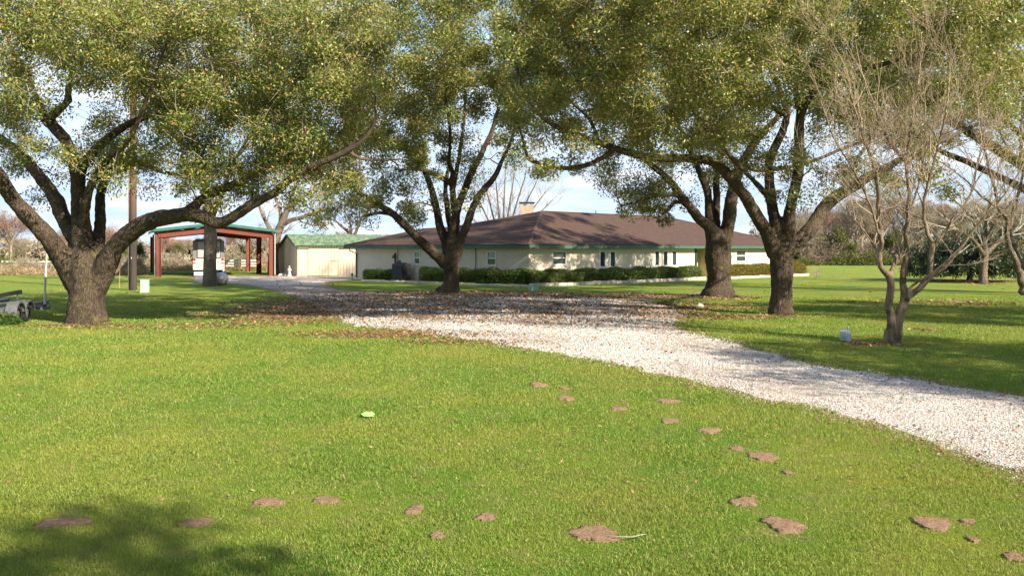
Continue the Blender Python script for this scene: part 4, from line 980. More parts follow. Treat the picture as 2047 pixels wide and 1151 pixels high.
# ================================================================== THE OAKS
def LW(Y0, *lists): return [limb_world(l, Y0) for l in lists]
Y1 = 27.2
oak1 = LW(Y1,
    [(174, 668, 62, 0), (173, 650, 49, 0), (173, 628, 42, 0), (174, 595, 37, 0), (175, 560, 38, 0), (173, 528, 36, 0), (168, 500, 27, 0), (163, 460, 22, .1), (160, 420, 20, .2), (157, 385, 17, .3), (152, 345, 15, .4), (140, 300, 14, .5), (118, 262, 14, .6), (92, 243, 12, .6)],
    [(160, 575, 28, 0), (140, 540, 26, -.1), (110, 497, 22, -.4), (86, 466, 20, -.7), (50, 424, 19, -1.2), (16, 385, 17, -1.7), (-20, 330, 15, -2.3), (-90, 270, 11, -3.2), (-190, 200, 7, -4), (-280, 130, 3, -4.6)],
    [(165, 520, 22, 0), (148, 480, 20, .3), (130, 445, 18, .5), (113, 402, 17, .7), (90, 365, 15, .9), (66, 335, 13, 1.1), (40, 308, 12, 1.3), (0, 278, 10, 1.7), (-60, 235, 7, 2.2), (-130, 160, 4, 3)],
    [(185, 530, 20, 0), (198, 480, 15, .5), (201, 440, 13, .8), (200, 407, 12, 1.1), (205, 371, 11, 1.4), (223, 344, 9, 1.7), (274, 326, 7, 2.2), (330, 345, 5, 2.8), (390, 352, 3, 3.4)],
    [(188, 575, 28, 0), (205, 545, 26, -.1), (228, 497, 22, -.4), (262, 466, 21, -.7), (302, 443, 20, -1.0), (345, 434, 19, -1.3), (385, 430, 17, -1.6), (425, 442, 15, -1.9), (448, 443, 14, -2.0), (482, 424, 13, -2.2), (517, 402, 12, -2.4), (548, 385, 11, -2.6), (587, 352, 10, -2.8), (640, 325, 9, -3.0), (695, 300, 7, -3.2), (735, 270, 5, -3.4), (752, 230, 3, -3.6)],
    [(375, 428, 13, -1.5), (400, 402, 12, -1.2), (440, 380, 11, -.9), (489, 360, 9, -.6), (530, 335, 8, -.3), (559, 290, 7, 0), (600, 235, 5, .4), (640, 160, 3, .8)],
    [(157, 385, 14, .3), (168, 330, 12, -.2), (219, 274, 10, -.6), (275, 240, 8, -.9), (335, 222, 6, -1.2), (420, 200, 5, -1.8), (500, 150, 3, -2.5)],
    [(92, 243, 11, .6), (115, 222, 10, .4), (135, 200, 9, .2), (140, 160, 7, 0), (170, 100, 5, -.3), (210, 30, 3, -.6)],
    [(92, 243, 11, .6), (85, 215, 9, .8), (66, 180, 8, 1), (50, 140, 7, 1.2), (20, 90, 5, 1.6), (10, 20, 3, 2)],
    [(163, 460, 13, .1), (178, 380, 10, -.9), (215, 320, 8, -1.6), (262, 270, 6, -2.4), (300, 180, 4, -3.2), (330, 90, 3, -4)],
    [(695, 300, 6, -3.2), (720, 318, 4, -3), (770, 320, 3, -2.8), (800, 318, 2, -2.8)])
Y2 = 45.3
oak2 = LW(Y2,
    [(899, 590, 36, 0), (899, 582, 25, 0), (902, 570, 19, 0), (903, 550, 17, 0), (902, 527, 20, 0), (905, 500, 18, 0), (907, 470, 14, 0), (911, 441, 11, 0), (917, 410, 10, .2), (925, 388, 9, .3), (947, 336, 8, .6), (963, 305, 7, .8), (982, 266, 6, 1), (1000, 200, 4, 1.4), (1010, 120, 2.5, 2)],
    [(890, 530, 12, 0), (868, 506, 12, -.3), (835, 478, 11, -.8), (811, 451, 10, -1.2), (787, 429, 9, -1.6), (757, 410, 8, -2), (728, 391, 6, -2.5), (690, 368, 5, -3), (650, 350, 3, -3.5)],
    [(897, 510, 12, 0), (888, 480, 11, .4), (879, 455, 10, .6), (874, 425, 9, .8), (864, 385, 8, 1), (850, 345, 7, 1.3), (820, 305, 6, 1.6), (783, 280, 4, 2), (740, 240, 3, 2.4), (700, 180, 2, 3)],
    [(911, 441, 9, 0), (906, 400, 8, -.4), (902, 370, 7, -.7), (870, 350, 6, -1), (835, 338, 4, -1.4), (800, 340, 3, -1.8)],
    [(902, 370, 6, -.7), (904, 340, 6, -.9), (897, 325, 5, -1.1), (900, 270, 4, -1.4), (890, 190, 3, -2)],
    [(912, 515, 12, 0), (922, 480, 11, -.3), (933, 448, 10, -.5), (945, 418, 9, -.7), (962, 385, 8, -.9), (990, 352, 7, -1.1), (1004, 320, 5, -1.3), (1020, 285, 4, -1.6), (1035, 240, 3, -2)],
    [(904, 380, 7, .2), (920, 300, 5, 1), (930, 200, 4, 2), (925, 100, 3, 3), (920, 30, 2, 3.5)],
    [(904, 480, 9, .2), (897, 430, 8, 1.4), (890, 380, 6, 2.2), (900, 320, 4, 3)],
    [(787, 429, 6, -1.6), (760, 425, 4, -1.4), (730, 432, 3, -1.2)])
Y3 = 42.0
oak3 = LW(Y3,
    [(1437, 600, 52, 0), (1437, 590, 40, 0), (1437, 573, 29, 0), (1437, 545, 26, 0), (1436, 515, 29, 0), (1434, 485, 29, 0), (1424, 462, 18, 0), (1412, 448, 13, 0), (1396, 436, 12, -.2), (1380, 415, 11, -.4), (1359, 390, 10, -.7), (1340, 366, 9, -.9), (1318, 343, 8, -1.2), (1292, 322, 6, -1.6), (1250, 300, 4, -2.2)],
    [(1420, 470, 14, 0), (1417, 438, 11, .2), (1416, 396, 10, .4), (1406, 360, 9, .6), (1392, 328, 7, .9), (1370, 280, 5, 1.3), (1340, 200, 4, 1.8), (1320, 110, 3, 2.2)],
    [(1430, 468, 11, .2), (1431, 430, 9, .6), (1432, 396, 9, .9), (1431, 360, 8, 1.2), (1440, 310, 7, 1.6), (1460, 240, 5, 2), (1470, 150, 4, 2.6), (1475, 60, 3, 3)],
    [(1446, 490, 20, 0), (1453, 460, 17, 0), (1459, 428, 16, -.2), (1462, 396, 15, -.3), (1468, 368, 14, -.4), (1482, 332, 12, -.4), (1510, 285, 9, 0), (1560, 230, 7, .8), (1620, 170, 5, 1.8), (1690, 110, 4, 3), (1760, 70, 3, 4)],
    [(1382, 415, 6, -.4), (1365, 404, 6, -.8), (1349, 405, 5, -1), (1336, 418, 5, -1.2), (1326, 432, 4.5, -1.3), (1319, 438, 4, -1.3)],
    [(1482, 332, 8, -.4), (1530, 340, 6, .5), (1600, 330, 5, 1.5), (1680, 300, 4, 2.5), (1760, 270, 3, 3.5)],
    [(1359, 390, 6, -.7), (1310, 392, 4, -1), (1270, 405, 3, -1.2), (1240, 412, 2, -1.4)])
Y4 = 30.7
oak4 = LW(Y4,
    [(1561, 640, 36, 0), (1561, 628, 29, 0), (1562, 600, 24.5, 0), (1562, 570, 22.5, 0), (1562, 530, 25, 0), (1564, 500, 29, 0), (1558, 470, 20, 0), (1548, 436, 15, 0), (1542, 400, 13, .1), (1539, 352, 12, .2), (1538, 315, 11, .3), (1560, 270, 10, .5), (1572, 230, 9, .7), (1560, 180, 7, .9), (1530, 110, 5, 1.2), (1520, 30, 3, 1.6)],
    [(1552, 510, 20, 0), (1538, 478, 17, -.2), (1522, 446, 16, -.4), (1503, 416, 15, -.6), (1482, 385, 14, -.8), (1455, 348, 13, -1), (1420, 321, 12, -1.2), (1365, 316, 11, -1.5), (1310, 315, 10, -1.8), (1256, 304, 9, -2.1), (1198, 287, 8, -2.4), (1139, 264, 7, -2.7), (1090, 240, 5, -3), (1050, 190, 4, -3.4), (1030, 120, 3, -3.8)],
    [(1225, 300, 6, -2.2), (1200, 318, 6, -2.1), (1172, 330, 6, -2), (1140, 336, 6, -1.9), (1110, 335, 5, -1.8), (1080, 326, 5, -1.7), (1058, 320, 4.5, -1.6), (1050, 300, 3.5, -1.6), (1043, 270, 3, -1.6), (1030, 240, 2, -1.6)],
    [(1572, 490, 20, 0), (1575, 450, 16, -.2), (1581, 415, 14, -.3), (1590, 375, 13, -.4), (1596, 330, 13, -.5), (1598, 280, 12, -.6), (1600, 230, 11, -.7), (1622, 188, 9, -1), (1660, 158, 8, -1.4), (1740, 136, 6, -2), (1830, 110, 5, -2.6), (1920, 70, 4, -3.2), (2010, 40, 2.5, -4)],
    [(1578, 510, 22, 0), (1594, 490, 18, 0), (1615, 465, 17, .1), (1632, 440, 16.5, .3), (1655, 407, 16, .5), (1690, 384, 14, .7), (1738, 352, 11, 1), (1780, 330, 9, 1.3), (1840, 300, 6, 1.8), (1910, 270, 5, 2.4), (1990, 230, 3, 3)],
    [(1542, 400, 9, .1), (1515, 370, 7, -.6), (1480, 335, 6, -1.2), (1440, 290, 5, -2), (1390, 230, 4, -2.8), (1350, 150, 3, -3.6)],
    [(1600, 230, 8, -.7), (1590, 180, 7, -1.4), (1600, 120, 5, -2.2), (1640, 50, 3, -3)],
    [(1310, 315, 6, -1.8), (1290, 270, 5, -2.6), (1260, 215, 4, -3.2), (1220, 150, 3, -4), (1180, 70, 2, -4.6)],
    [(1572, 230, 7, .7), (1520, 200, 5, -.4), (1460, 150, 4, -1.5), (1420, 70, 3, -2.6)],
    [(1690, 384, 6, .7), (1700, 340, 5, 1.4), (1740, 280, 4, 2), (1790, 200, 3, 2.6)],
    [(1198, 287, 5, -2.4), (1180, 240, 4, -2.2), (1130, 190, 3, -2), (1100, 120, 2, -1.8)])
def ramp_(x, a, b): return max(0., min(1., (x - a) / (b - a)))
def w1(px, py):
    w = 1 - ramp_(px, 700, 800)
    if py >= 300 and px > 640: w *= 1 - ramp_(px, 640, 760)
    return w
def w2(px, py):
    if py < 290: return ramp_(px, 690, 810) * (1 - ramp_(px, 1010, 1090))
    return ramp_(px, 620, 760) * (1 - ramp_(px, 1010, 1060))
def w3(px, py):
    if py >= 320: return 1. if 1180 < px < 1520 else 0.
    return .55 if 1200 < px < 1800 else 0.
def w4(px, py):
    w = ramp_(px, 1000, 1090)
    if py >= 320 and 1180 < px < 1520: return 0.
    if 1250 < px < 1800: w *= .85
    return w * 1.2
r1, r2, r3, r4 = RS(31), RS(32), RS(33), RS(34)
extra_left = [W(r1.uniform(-420, 0), r1.uniform(-80, 300), Y1 + r1.uniform(-5, 5)) for _ in range(70)]
MU = 1.6
shade_c = [W(r4.uniform(950, 1500), r4.uniform(-200, -10), r4.uniform(20, 28)) for _ in range(150)]  # unseen leaf clumps above the frame, added to throw shade on the drive
build_oak('big spreading oak with a massive flared trunk beside the boat trailer', G(174, 645), Y1, oak1, grid_clumps(Y1, 5.5, r1, w1, MU, 80, (-350, 760, 260)) + extra_left, 1, (.100, .046), 310, group='live oaks round the drive')
build_oak('oak of four upright limbs standing in front of the side wall of the house', G(900, 583), Y2, oak2, grid_clumps(Y2, 6.5, r2, w2, MU, 25, (640, 1080, 70)), 2, (.15, .07), 310, crad=(.5, 1.0), group='live oaks round the drive')
build_oak('stout oak with flared foot in front of the porch, a stubby limb over the roof', G(1437, 590), Y3, oak3, grid_clumps(Y3 + 2, 9.0, r3, w3, MU, 130, (1200, 1950, 110)), 3, (.14, .065), 280, leafmat='oak_leaf_deep', crad=(.5, .95), group='live oaks round the drive')
build_oak('wide crowned oak with a tall clean trunk in front of the yellow orange hedge', G(1561, 628), Y4, oak4, grid_clumps(Y4 - 1.5, 8.0, r4, w4, MU, 230, (900, 2200, 230)) + shade_c, 4, (.108, .050), 310, group='live oaks round the drive')

# ------------------------------------------------------------------ bare trees
def grow(tb, p, d, L, r, lev, maxlev, rng, up=.15, spread=.6, kids=(3, 5), seg=5, shrink=.62, tips=None, droop=0.):
    n = seg; P = [p]; q = p; v = d
    for i in range(n - 1):
        v = unit(v + rng.normal(size=3) * .13 + np.array([0, 0, up if lev < maxlev else up - droop])); q = q + v * L / (n - 1); P.append(q)
    P = np.array(P); R = r * (1 - np.linspace(0, .55, n)); tb.add(P, R, None if r > .012 else 3)
    if lev >= maxlev:
        if tips is not None: tips.append(P[-1]); tips.append(P[len(P) // 2])
        return
    for _ in range(rng.randint(kids[0], kids[1] + 1)):
        t = rng.uniform(.35, 1.0); i = min(int(t * (n - 1)), n - 2); f = t * (n - 1) - i; s = P[i] * (1 - f) + P[i + 1] * f
        ax = unit(rng.normal(size=3)); nd = unit(unit(P[i + 1] - P[i]) + ax * spread * rng.uniform(.6, 1.3))
        grow(tb, s, nd, L * shrink * rng.uniform(.75, 1.25), max(r * (1 - .5 * t) * .66, .005), lev + 1, maxlev, rng, up, spread, kids, max(3, seg - 1), shrink, tips, droop)

# multi-stemmed bare tree in front (crape myrtle habit)
Y6 = 21.5
lag = [
    [(1780, 690, 17, 0), (1779, 681, 12, 0), (1779, 655, 9.5, 0), (1779, 631, 9, 0), (1777, 587, 8.5, 0), (1776, 553, 8, 0), (1769, 542, 6.5, 0), (1758, 519, 6, 0), (1760, 483, 6, -.1), (1757, 439, 5.5, -.2), (1756, 395, 5, -.3), (1745, 330, 4, -.4), (1722, 260, 3, -.6), (1700, 190, 2, -.8)],
    [(1777, 556, 6, 0), (1784, 537, 5, .1), (1793, 507, 4, .2), (1802, 480, 4, .3), (1813, 439, 3.5, .4), (1826, 404, 3, .5), (1845, 330, 2.5, .7), (1850, 250, 2, .9)],
    [(1790, 690, 17, 0), (1791, 680, 13, 0), (1799, 631, 11, 0), (1807, 600, 10, 0), (1806, 569, 7.5, .1), (1809, 534, 7, .1), (1813, 483, 6.5, .1), (1815, 439, 6, .2), (1819, 398, 5, .2), (1812, 330, 4, .3), (1822, 250, 3, .4), (1835, 170, 2, .5)],
    [(1806, 604, 8, 0), (1816, 594, 7.5, -.1), (1837, 575, 7, -.2), (1857, 556, 7, -.3), (1859, 522, 6, -.3), (1864, 498, 6, -.3), (1856, 469, 5, -.3), (1849, 439, 4.5, -.3), (1848, 398, 4, -.3), (1868, 320, 3, -.4), (1890, 230, 2, -.5)],
    [(1857, 556, 5, -.3), (1878, 542, 4.5, -.4), (1899, 522, 4, -.5), (1934, 477, 3.5, -.7), (1964, 439, 3, -.8), (1988, 415, 2.5, -.9), (2030, 360, 2, -1)],
    [(1864, 498, 4, -.3), (1887, 469, 3.5, -.2), (1905, 436, 3, -.1), (1932, 404, 3, 0), (1946, 370, 2.5, .1), (1960, 300, 2, .2)],
    [(1808, 595, 4, 0), (1815, 580, 3.5, -.1), (1830, 566, 3, -.2), (1840, 560, 2.5, -.3)],
    [(1757, 470, 3.5, -.2), (1735, 400, 3, -.4), (1700, 330, 2.5, -.6), (1668, 280, 2, -.8), (1650, 230, 1.5, -1)],
    [(1757, 519, 3.5, 0), (1753, 505, 3, 0), (1740, 480, 2.5, .1), (1722, 455, 2, .2), (1700, 430, 1.5, .3)],
    [(1812, 330, 3, .3), (1770, 270, 2.5, .2), (1740, 190, 2, .1)]]
def myrtle(label, base, Y0, limbs, seed, mat_t='bark_smooth', mat_b='twig_bare', cat='tree', name='bare_tree', tw=12, L0=.95):
    rg = RS(seed); root = thing(name, label, cat, (base[0], base[1], 0)); tk_ = Tubes(); tb = Tubes()
    for l in limbs:
        P, R = limb_world(l, Y0); Q, S = resample(P, R, .18); Q = Q + rg.normal(size=Q.shape) * .25 * S[:, None]
        dq = Q[1] - Q[0]; tk_.add(np.vstack([Q[:1] - dq * .02, Q, Q[-1:] + (Q[-1:] - Q[-2:-1]) * .05]), np.r_[.001, S, .001], 10)
        L = np.cumsum(np.r_[0, np.linalg.norm(np.diff(Q, axis=0), axis=1)])
        st_ = [i for i in range(len(Q)) if Q[i][2] > 3.0 or (Q[i][2] > 1.8 and rg.uniform() < .15)]
        for _ in range(int(len(st_) * tw / 10) + 2):
            if not st_: break
            i = st_[rg.randint(len(st_))]; t_ = unit(Q[min(i + 1, len(Q) - 1)] - Q[max(i - 1, 0)])
            grow(tb, Q[i], unit(t_ * .6 + rg.normal(size=3) * .55 + [0, 0, .25]), L0 * rg.uniform(.6, 1.4), min(S[i] * .6, .018), 0, 3 if rg.uniform() < .4 else 2, rg, .10, .75, (2, 4), 5, .66)
        grow(tb, Q[-1], unit(Q[-1] - Q[-4]), L0 * 1.5, S[-1], 0, 3, rg, .08, .7, (3, 5), 5, .66)
    o = obj('trunk', tk_.mesh('trunk', root.location), M[mat_t], root)
    rm = o.modifiers.new('remesh', 'REMESH'); rm.mode = 'VOXEL'; rm.voxel_size = .02 * Y0 / 21; rm.use_smooth_shade = True
    o.modifiers.new('smooth', 'SMOOTH').iterations = 3
    obj('branchwork', tb.mesh('branchwork', root.location), M[mat_b], root); return root
myrtle('bare multi-stemmed smooth barked tree on the right lawn with a mulch ring at its foot', G(1786, 685), Y6, lag, 61)
Y7 = 43.0
lag7 = [[(2052, 600, 12, 0), (2047, 580, 10, 0), (2038, 545, 8, 0), (2024, 508, 6, 0), (2012, 477, 6, 0), (2014, 442, 5, 0), (1995, 415, 4.5, 0), (1990, 380, 4, 0), (1975, 330, 3, 0), (1965, 270, 2.5, 0), (1950, 200, 2, 0)],
        [(2047, 580, 8, 0), (2044, 545, 6, .2), (2034, 505, 5, .4), (2018, 462, 5, .5), (2030, 410, 4, .6), (2045, 340, 3, .7), (2040, 260, 3, .8), (2060, 180, 2, 1)],
        [(2050, 570, 7, 0), (2075, 520, 6, -.3), (2095, 460, 5, -.6), (2100, 380, 4, -.9), (2085, 300, 3, -1.2), (2095, 200, 2, -1.5)],
        [(1995, 415, 4, 0), (1965, 395, 3, -.6), (1930, 360, 2.5, -1.2), (1890, 330, 2, -1.8), (1840, 300, 1.5, -2.2)],
        [(2045, 340, 3, .7), (2010, 290, 3, .2), (1985, 220, 2, -.4), (1960, 140, 2, -1)]]
myrtle('bare pale tree at the right edge of the photo', G(2050, 590), Y7, lag7, 62, 'bark_grey', 'twig_bare', tw=8, L0=1.6)
def bare_tree(label, base, stems, seed, L, r, maxlev, up, spread, kids, mat_t='bark_grey', mat_b='twig_bare', shrink=.66, droop=0., group=None, name='bare_tree', parent_leaf=None):
    rg = RS(seed); root = thing(name, label, 'tree', (base[0], base[1], 0), group=group); tb = Tubes(); tips = []; tt = Tubes()
    for (pts, rr) in stems:
        P = np.array(pts, float); Q, S = resample(P, np.array(rr, float), .3); tt.add(Q, S, 9)
        for i in range(len(Q) // 3, len(Q)):
            if rg.uniform() < .5 and Q[i][2] - base[2] > .35 * (Q[-1][2] - base[2]):
                grow(tb, Q[i], unit(unit(Q[min(i + 1, len(Q) - 1)] - Q[i - 1]) * .7 + rg.normal(size=3) * .6 + [0, 0, .2]), L * rg.uniform(.6, 1.1), min(S[i] * .6, r), 1, maxlev, rg, up, spread, kids, 5, shrink, tips, droop)
        grow(tb, Q[-1], unit(Q[-1] - Q[-3]), L, S[-1], 0, maxlev, rg, up, spread, kids, 5, shrink, tips, droop)
    obj('trunk', tt.mesh('trunk', root.location), M[mat_t], root); obj('branchwork', tb.mesh('branchwork', root.location), M[mat_b], root)
    return root, np.array(tips)
def pw(Y0, *pts): return [W(a, b, Y0 + c) for a, b, c in pts]
# pecan-like trunk with flaking bark by the tank
Y5 = 53.0
t5, tips = bare_tree('grey flaky barked tree trunk beside the silver tank, in front of the carport', G(419, 572), [
    (pw(Y5, (419, 578, 0), (419, 570, 0), (419, 550, 0), (419, 524, 0), (421, 476, 0), (418, 445, 0), (413, 400, 0), (405, 344, .4), (394, 300, .8), (380, 240, 1.2)), [.55, .46, .42, .39, .40, .36, .28, .2, .15, .08]),
    (pw(Y5, (418, 445, 0), (432, 410, -.5), (450, 370, -1), (470, 320, -1.4), (500, 270, -1.8)), [.26, .2, .15, .1, .06])], 51, 2.2, .05, 3, .08, .6, (2, 4))
lm5 = leaf_mat('sparse_leaf', [(0, (.16, .10, .04)), (.6, (.20, .18, .05)), (1, (.30, .20, .08))], None, 1, .3, .2)
rg = RS(8); sel = tips[rg.randint(len(tips), size=260)]; obj('crown', leaf_mesh('crown', clump_leaves(sel, np.full(len(sel), .35), 14, rg), .16, .08, rg, .1, t5.location), lm5, t5)
# big bare tree between carport and shed
Y8 = 76.0
bare_tree('tall bare pale tree between the carport and the shed', G(547, 549), [
    (pw(Y8, (547, 556, 0), (546, 540, 0), (547, 500, 0), (553, 471, 0), (563, 447, 0), (572, 425, 0), (583, 398, .3), (590, 370, .6)), [.6, .5, .42, .40, .34, .26, .18, .1]),
    (pw(Y8, (565, 449, 0), (582, 440, -.3), (602, 435, -.5), (632, 424, -.8), (662, 421, -1)), [.26, .20, .16, .11, .06]),
    (pw(Y8, (552, 473, 0), (540, 458, .2), (530, 440, .4), (522, 423, .6), (514, 400, .8)), [.25, .2, .16, .12, .07]),
    (pw(Y8, (563, 447, 0), (560, 420, .4), (550, 395, .8), (548, 370, 1)), [.2, .16, .12, .07]),
    (pw(Y8, (575, 423, 0), (600, 400, -.4), (618, 385, -.8), (640, 372, -1)), [.18, .13, .1, .06])], 81, 2.2, .055, 3, .04, .7, (2, 4), mat_b='twig_pale')
bare_tree('small twisted bare tree behind the shed roof', G(708, 543), [
    (pw(88, (708, 543, 0), (708, 500, 0), (706, 478, 0), (695, 462, 0), (678, 448, 0), (671, 440, 0)), [.3, .26, .22, .18, .12, .06]),
    (pw(88, (706, 478, 0), (715, 455, 0), (724, 435, 0), (735, 420, 0)), [.18, .14, .1, .06]),
    (pw(88, (700, 468, 0), (700, 445, 0), (690, 425, 0)), [.12, .1, .05])], 82, 2.0, .05, 3, .03, .8, (2, 4), mat_b='twig')
st = []; rg = RS(9)
for i, (ax, ay) in enumerate(((930, 420), (950, 385), (968, 365), (990, 350), (1010, 345), (1028, 350), (1050, 352), (1072, 365), (1090, 385), (1105, 400))):
    b0 = (1005 + (ax - 1010) * .10, 500); st.append((pw(84, (1008, 534, 0), (b0[0], b0[1], rg.uniform(-.4, .4)), (b0[0] + (ax - b0[0]) * .45, 500 - (500 - ay) * .5, rg.uniform(-.8, .8)), (ax, ay, rg.uniform(-1.2, 1.2))), [.3, .17, .10, .035]))
bare_tree('bare vase-shaped tree rising behind the house chimney', G(1008, 534), st, 83, 1.9, .035, 3, .12, .42, (2, 4), mat_b='twig_pale')
# pale lichen-grey tree on the right lawn
Y9 = 56.7
M['twig_lichen'] = plain('lichen_twig', (.46, .45, .38), (.26, .25, .19), 9, .9)
bare_tree('small pale lichen covered tree with drooping twigs in front of the dark evergreen', G(1965, 567), [
    (pw(Y9, (1965, 575, 0), (1965, 562, 0), (1966, 540, 0), (1969, 508, 0), (1968, 480, 0), (1972, 440, 0), (1980, 400, 0)), [.42, .30, .25, .22, .16, .1, .05]),
    (pw(Y9, (1967, 510, 0), (1952, 488, -.5), (1940, 475, -1), (1920, 462, -1.5), (1890, 455, -2)), [.16, .12, .1, .07, .04]),
    (pw(Y9, (1969, 510, 0), (1985, 493, .5), (2005, 478, 1), (2030, 462, 1.4)), [.16, .12, .09, .05]),
    (pw(Y9, (1968, 490, 0), (1950, 450, .6), (1925, 415, 1), (1890, 390, 1.4)), [.13, .1, .08, .04]),
    (pw(Y9, (1969, 480, 0), (1995, 440, -.6), (2025, 400, -1)), [.12, .09, .05])], 91, 1.9, .05, 4, -.03, .85, (2, 4), mat_b='twig_lichen', droop=.22)
# the small bare shrub at the end of the hedge
b_ = G(1630, 556); rg = RS(77); sb_ = thing('bare_shrub', 'small leafless pale shrub past the end of the yellow orange hedge', 'shrub', b_); tb = Tubes()
for i in range(7): grow(tb, np.zeros(3), unit(rg.normal(size=3) * .5 + [0, 0, 1]), .75, .025, 0, 3, rg, .03, .7, (2, 3), 4, .62)
obj('stem', tb.mesh('stem'), M['twig_pale'], sb_)
# dark evergreen dome
b_ = G(1938, 562); rg = RS(78); mg = thing('evergreen_tree', 'low dark glossy evergreen tree with a dome crown sweeping the grass at the right', 'tree', b_)
tb = Tubes(); tips = []
tb.add([[0, 0, 0], [.05, 0, .6], [0, .1, 1.6], [0, 0, 3.6]], [.22, .18, .14, .06], 10)
for i in range(26):
    a = rg.uniform(0, 6.28); z = rg.uniform(.7, 3.0); R_ = 4.4 * math.sqrt(max(.05, 1 - ((z - .8) / 3.4) ** 2)) * rg.uniform(.7, 1); tb.add([[0, 0, z * .8], [math.cos(a) * R_ * .5, math.sin(a) * R_ * .5, z * 1.05], [math.cos(a) * R_, math.sin(a) * R_, z]], [.07, .05, .02], 5)
g = rg.normal(size=(420, 3)); g /= np.linalg.norm(g, axis=1, keepdims=True); g[:, 2] = np.abs(g[:, 2]); g *= rg.uniform(.55, 1.0, (420, 1)) * (1 + .12 * np.sin(g[:, :1] * 7))
Cc = g * np.array([4.4, 4.0, 3.0]) + [0, 0, .55]
obj('trunk', tb.mesh('trunk'), M['bark'], mg); obj('crown', leaf_mesh('crown', clump_leaves(Cc, rg.uniform(.3, .6, 420), 110, rg), .17, .075, rg, .2), M['magnolia_leaf'], mg)

# ------------------------------------------------------------------ far trees, brush, neighbour's place
M['far_twig_brown'] = leaf_mat('far_twig_brown', [(0, (.17, .13, .10)), (.6, (.29, .235, .175)), (.9, (.37, .31, .23)), (1, (.22, .22, .10))], None, 1, .1, .1)  # far twig colours brightened, distance haze put into the colour
M['far_twig_red'] = leaf_mat('far_twig_red', [(0, (.16, .09, .07)), (.6, (.27, .17, .13)), (1, (.33, .25, .19))], None, 1, .1, .1)
M['far_leaf_green'] = leaf_mat('far_leaf_green', [(0, (.05, .07, .02)), (.6, (.11, .13, .04)), (1, (.20, .19, .07))], None, 1, .2, .1)
def far_proto(label, kind, seed, h, w):
    rg = RS(seed); root = thing('distant_tree', label, 'tree'); tb = Tubes(); tips = []
    tb.add([[0, 0, 0], [rg.normal() * .1, 0, h * .3], [rg.normal() * .3, 0, h * .55]], [.2, .15, .08], 6)
    for i in range(9):
        a = rg.uniform(0, 6.28); grow(tb, np.array([0, 0, h * rg.uniform(.2, .5)]), unit(np.array([math.cos(a) * w, math.sin(a) * w, rg.uniform(2, 5)])), h * .32, .07, 1, 3, rg, .06, .7, (2, 4), 4, .66, tips)
    obj('trunk', tb.mesh('trunk'), M['twig_pale' if kind == 0 else 'twig_bare'], root)
    T_ = np.array(tips); T_ = T_[rg.randint(len(T_), size=150)]
    C = clump_leaves(T_, rg.uniform(.3, .9, 150), 60, rg, 1.1)
    al = np.broadcast_to(np.array([0, 0, 1.]), C.shape)
    obj('crown', leaf_mesh('crown', C, .38 if kind < 2 else .16, .022 if kind < 2 else .09, rg, 0, along=al, along_w=.9 if kind < 2 else 0), M[['far_twig_brown', 'far_twig_red', 'far_leaf_green'][kind]], root)
    return root
lab = ['brown leafless tree in the far treeline', 'reddish leafless tree in the far treeline', 'greenish bushy tree in the far treeline']
protos = [far_proto(lab[0], 0, 201, 7.6, 1.5), far_proto(lab[0], 0, 202, 8.2, 1.2), far_proto(lab[1], 1, 203, 7.4, 1.6), far_proto(lab[2], 2, 204, 4.6, 2.2)]
for p_ in protos: p_['group'] = 'trees of the far treeline'
used = [False] * 4
rg = RS(44); spots = []
for i in range(26): spots.append((1592 + i * 19.5 + rg.uniform(-8, 8), rg.uniform(116, 132), [0, 1, 2, 0, 3, 1][i % 6], rg.uniform(.98, 1.35) * (1.0 if i > 1 else .75)))
for i in range(15): spots.append((-60 + i * 54 + rg.uniform(-14, 14), rg.uniform(92, 120), [2, 2, 0, 2, 3, 1][i % 6], rg.uniform(.50, .66)))
for a in ((22, 84, 2, .82), (195, 88, 2, .6), (218, 84, 2, .6), (255, 82, 3, .75), (350, 96, 3, .6), (470, 98, 2, .68), (650, 96, 3, .7)): spots.append(a)
for (px, Y, kd, s) in spots:
    if used[kd]: o = copy_tree(protos[kd])
    else: o = protos[kd]; used[kd] = True
    o.location = ((px - CX) / F * Y, Y, 0); o.rotation_euler = (0, 0, rg.uniform(0, 6.28)); o.scale = (s * rg.uniform(.9, 1.25),) * 2 + (s,)
    side = 'right of the house' if px > 1500 else 'left of the house'
    o['label'] = ['brown', 'brown', 'reddish', 'greenish'][kd] + (' bushy tree' if kd == 3 else ' leafless tree') + ' in the far treeline ' + side
    o['group'] = ['brown', 'brown', 'reddish', 'greenish'][kd] + ' trees of the far treeline ' + side

def brush(name, n, px0, px1, Yf, hf, seed, mat, ls, al=.8):
    rg = RS(seed); px = rg.uniform(px0, px1, n); Y = Yf(px) + rg.uniform(0, 1, n) * 6; hh = hf(px, rg)
    z = hh * rg.uniform(0, 1, n) ** .8
    C = np.stack([(px - CX) / F * Y, Y, z + .02], 1); C += rg.normal(size=C.shape) * .12; C[:, 2] = np.abs(C[:, 2])
    o = obj(name, leaf_mesh(name, C, ls[0], ls[1], rg, 0, along=np.broadcast_to(np.array([0, 0, 1.]), C.shape), along_w=al), mat); tag(o, kind='stuff'); return o
M['straw'] = leaf_mat('straw', [(0, (.20, .13, .07)), (.5, (.38, .27, .15)), (1, (.52, .42, .26))], None, 1, .2, .1)
brush('dry_grass', 34000, -150, 760, lambda p: np.where(p < 290, 73., 87.), lambda p, r: (.55 + .25 * np.sin(p * .05)) * r.uniform(.5, 1.2, len(p)), 301, M['straw'], (.45, .03))
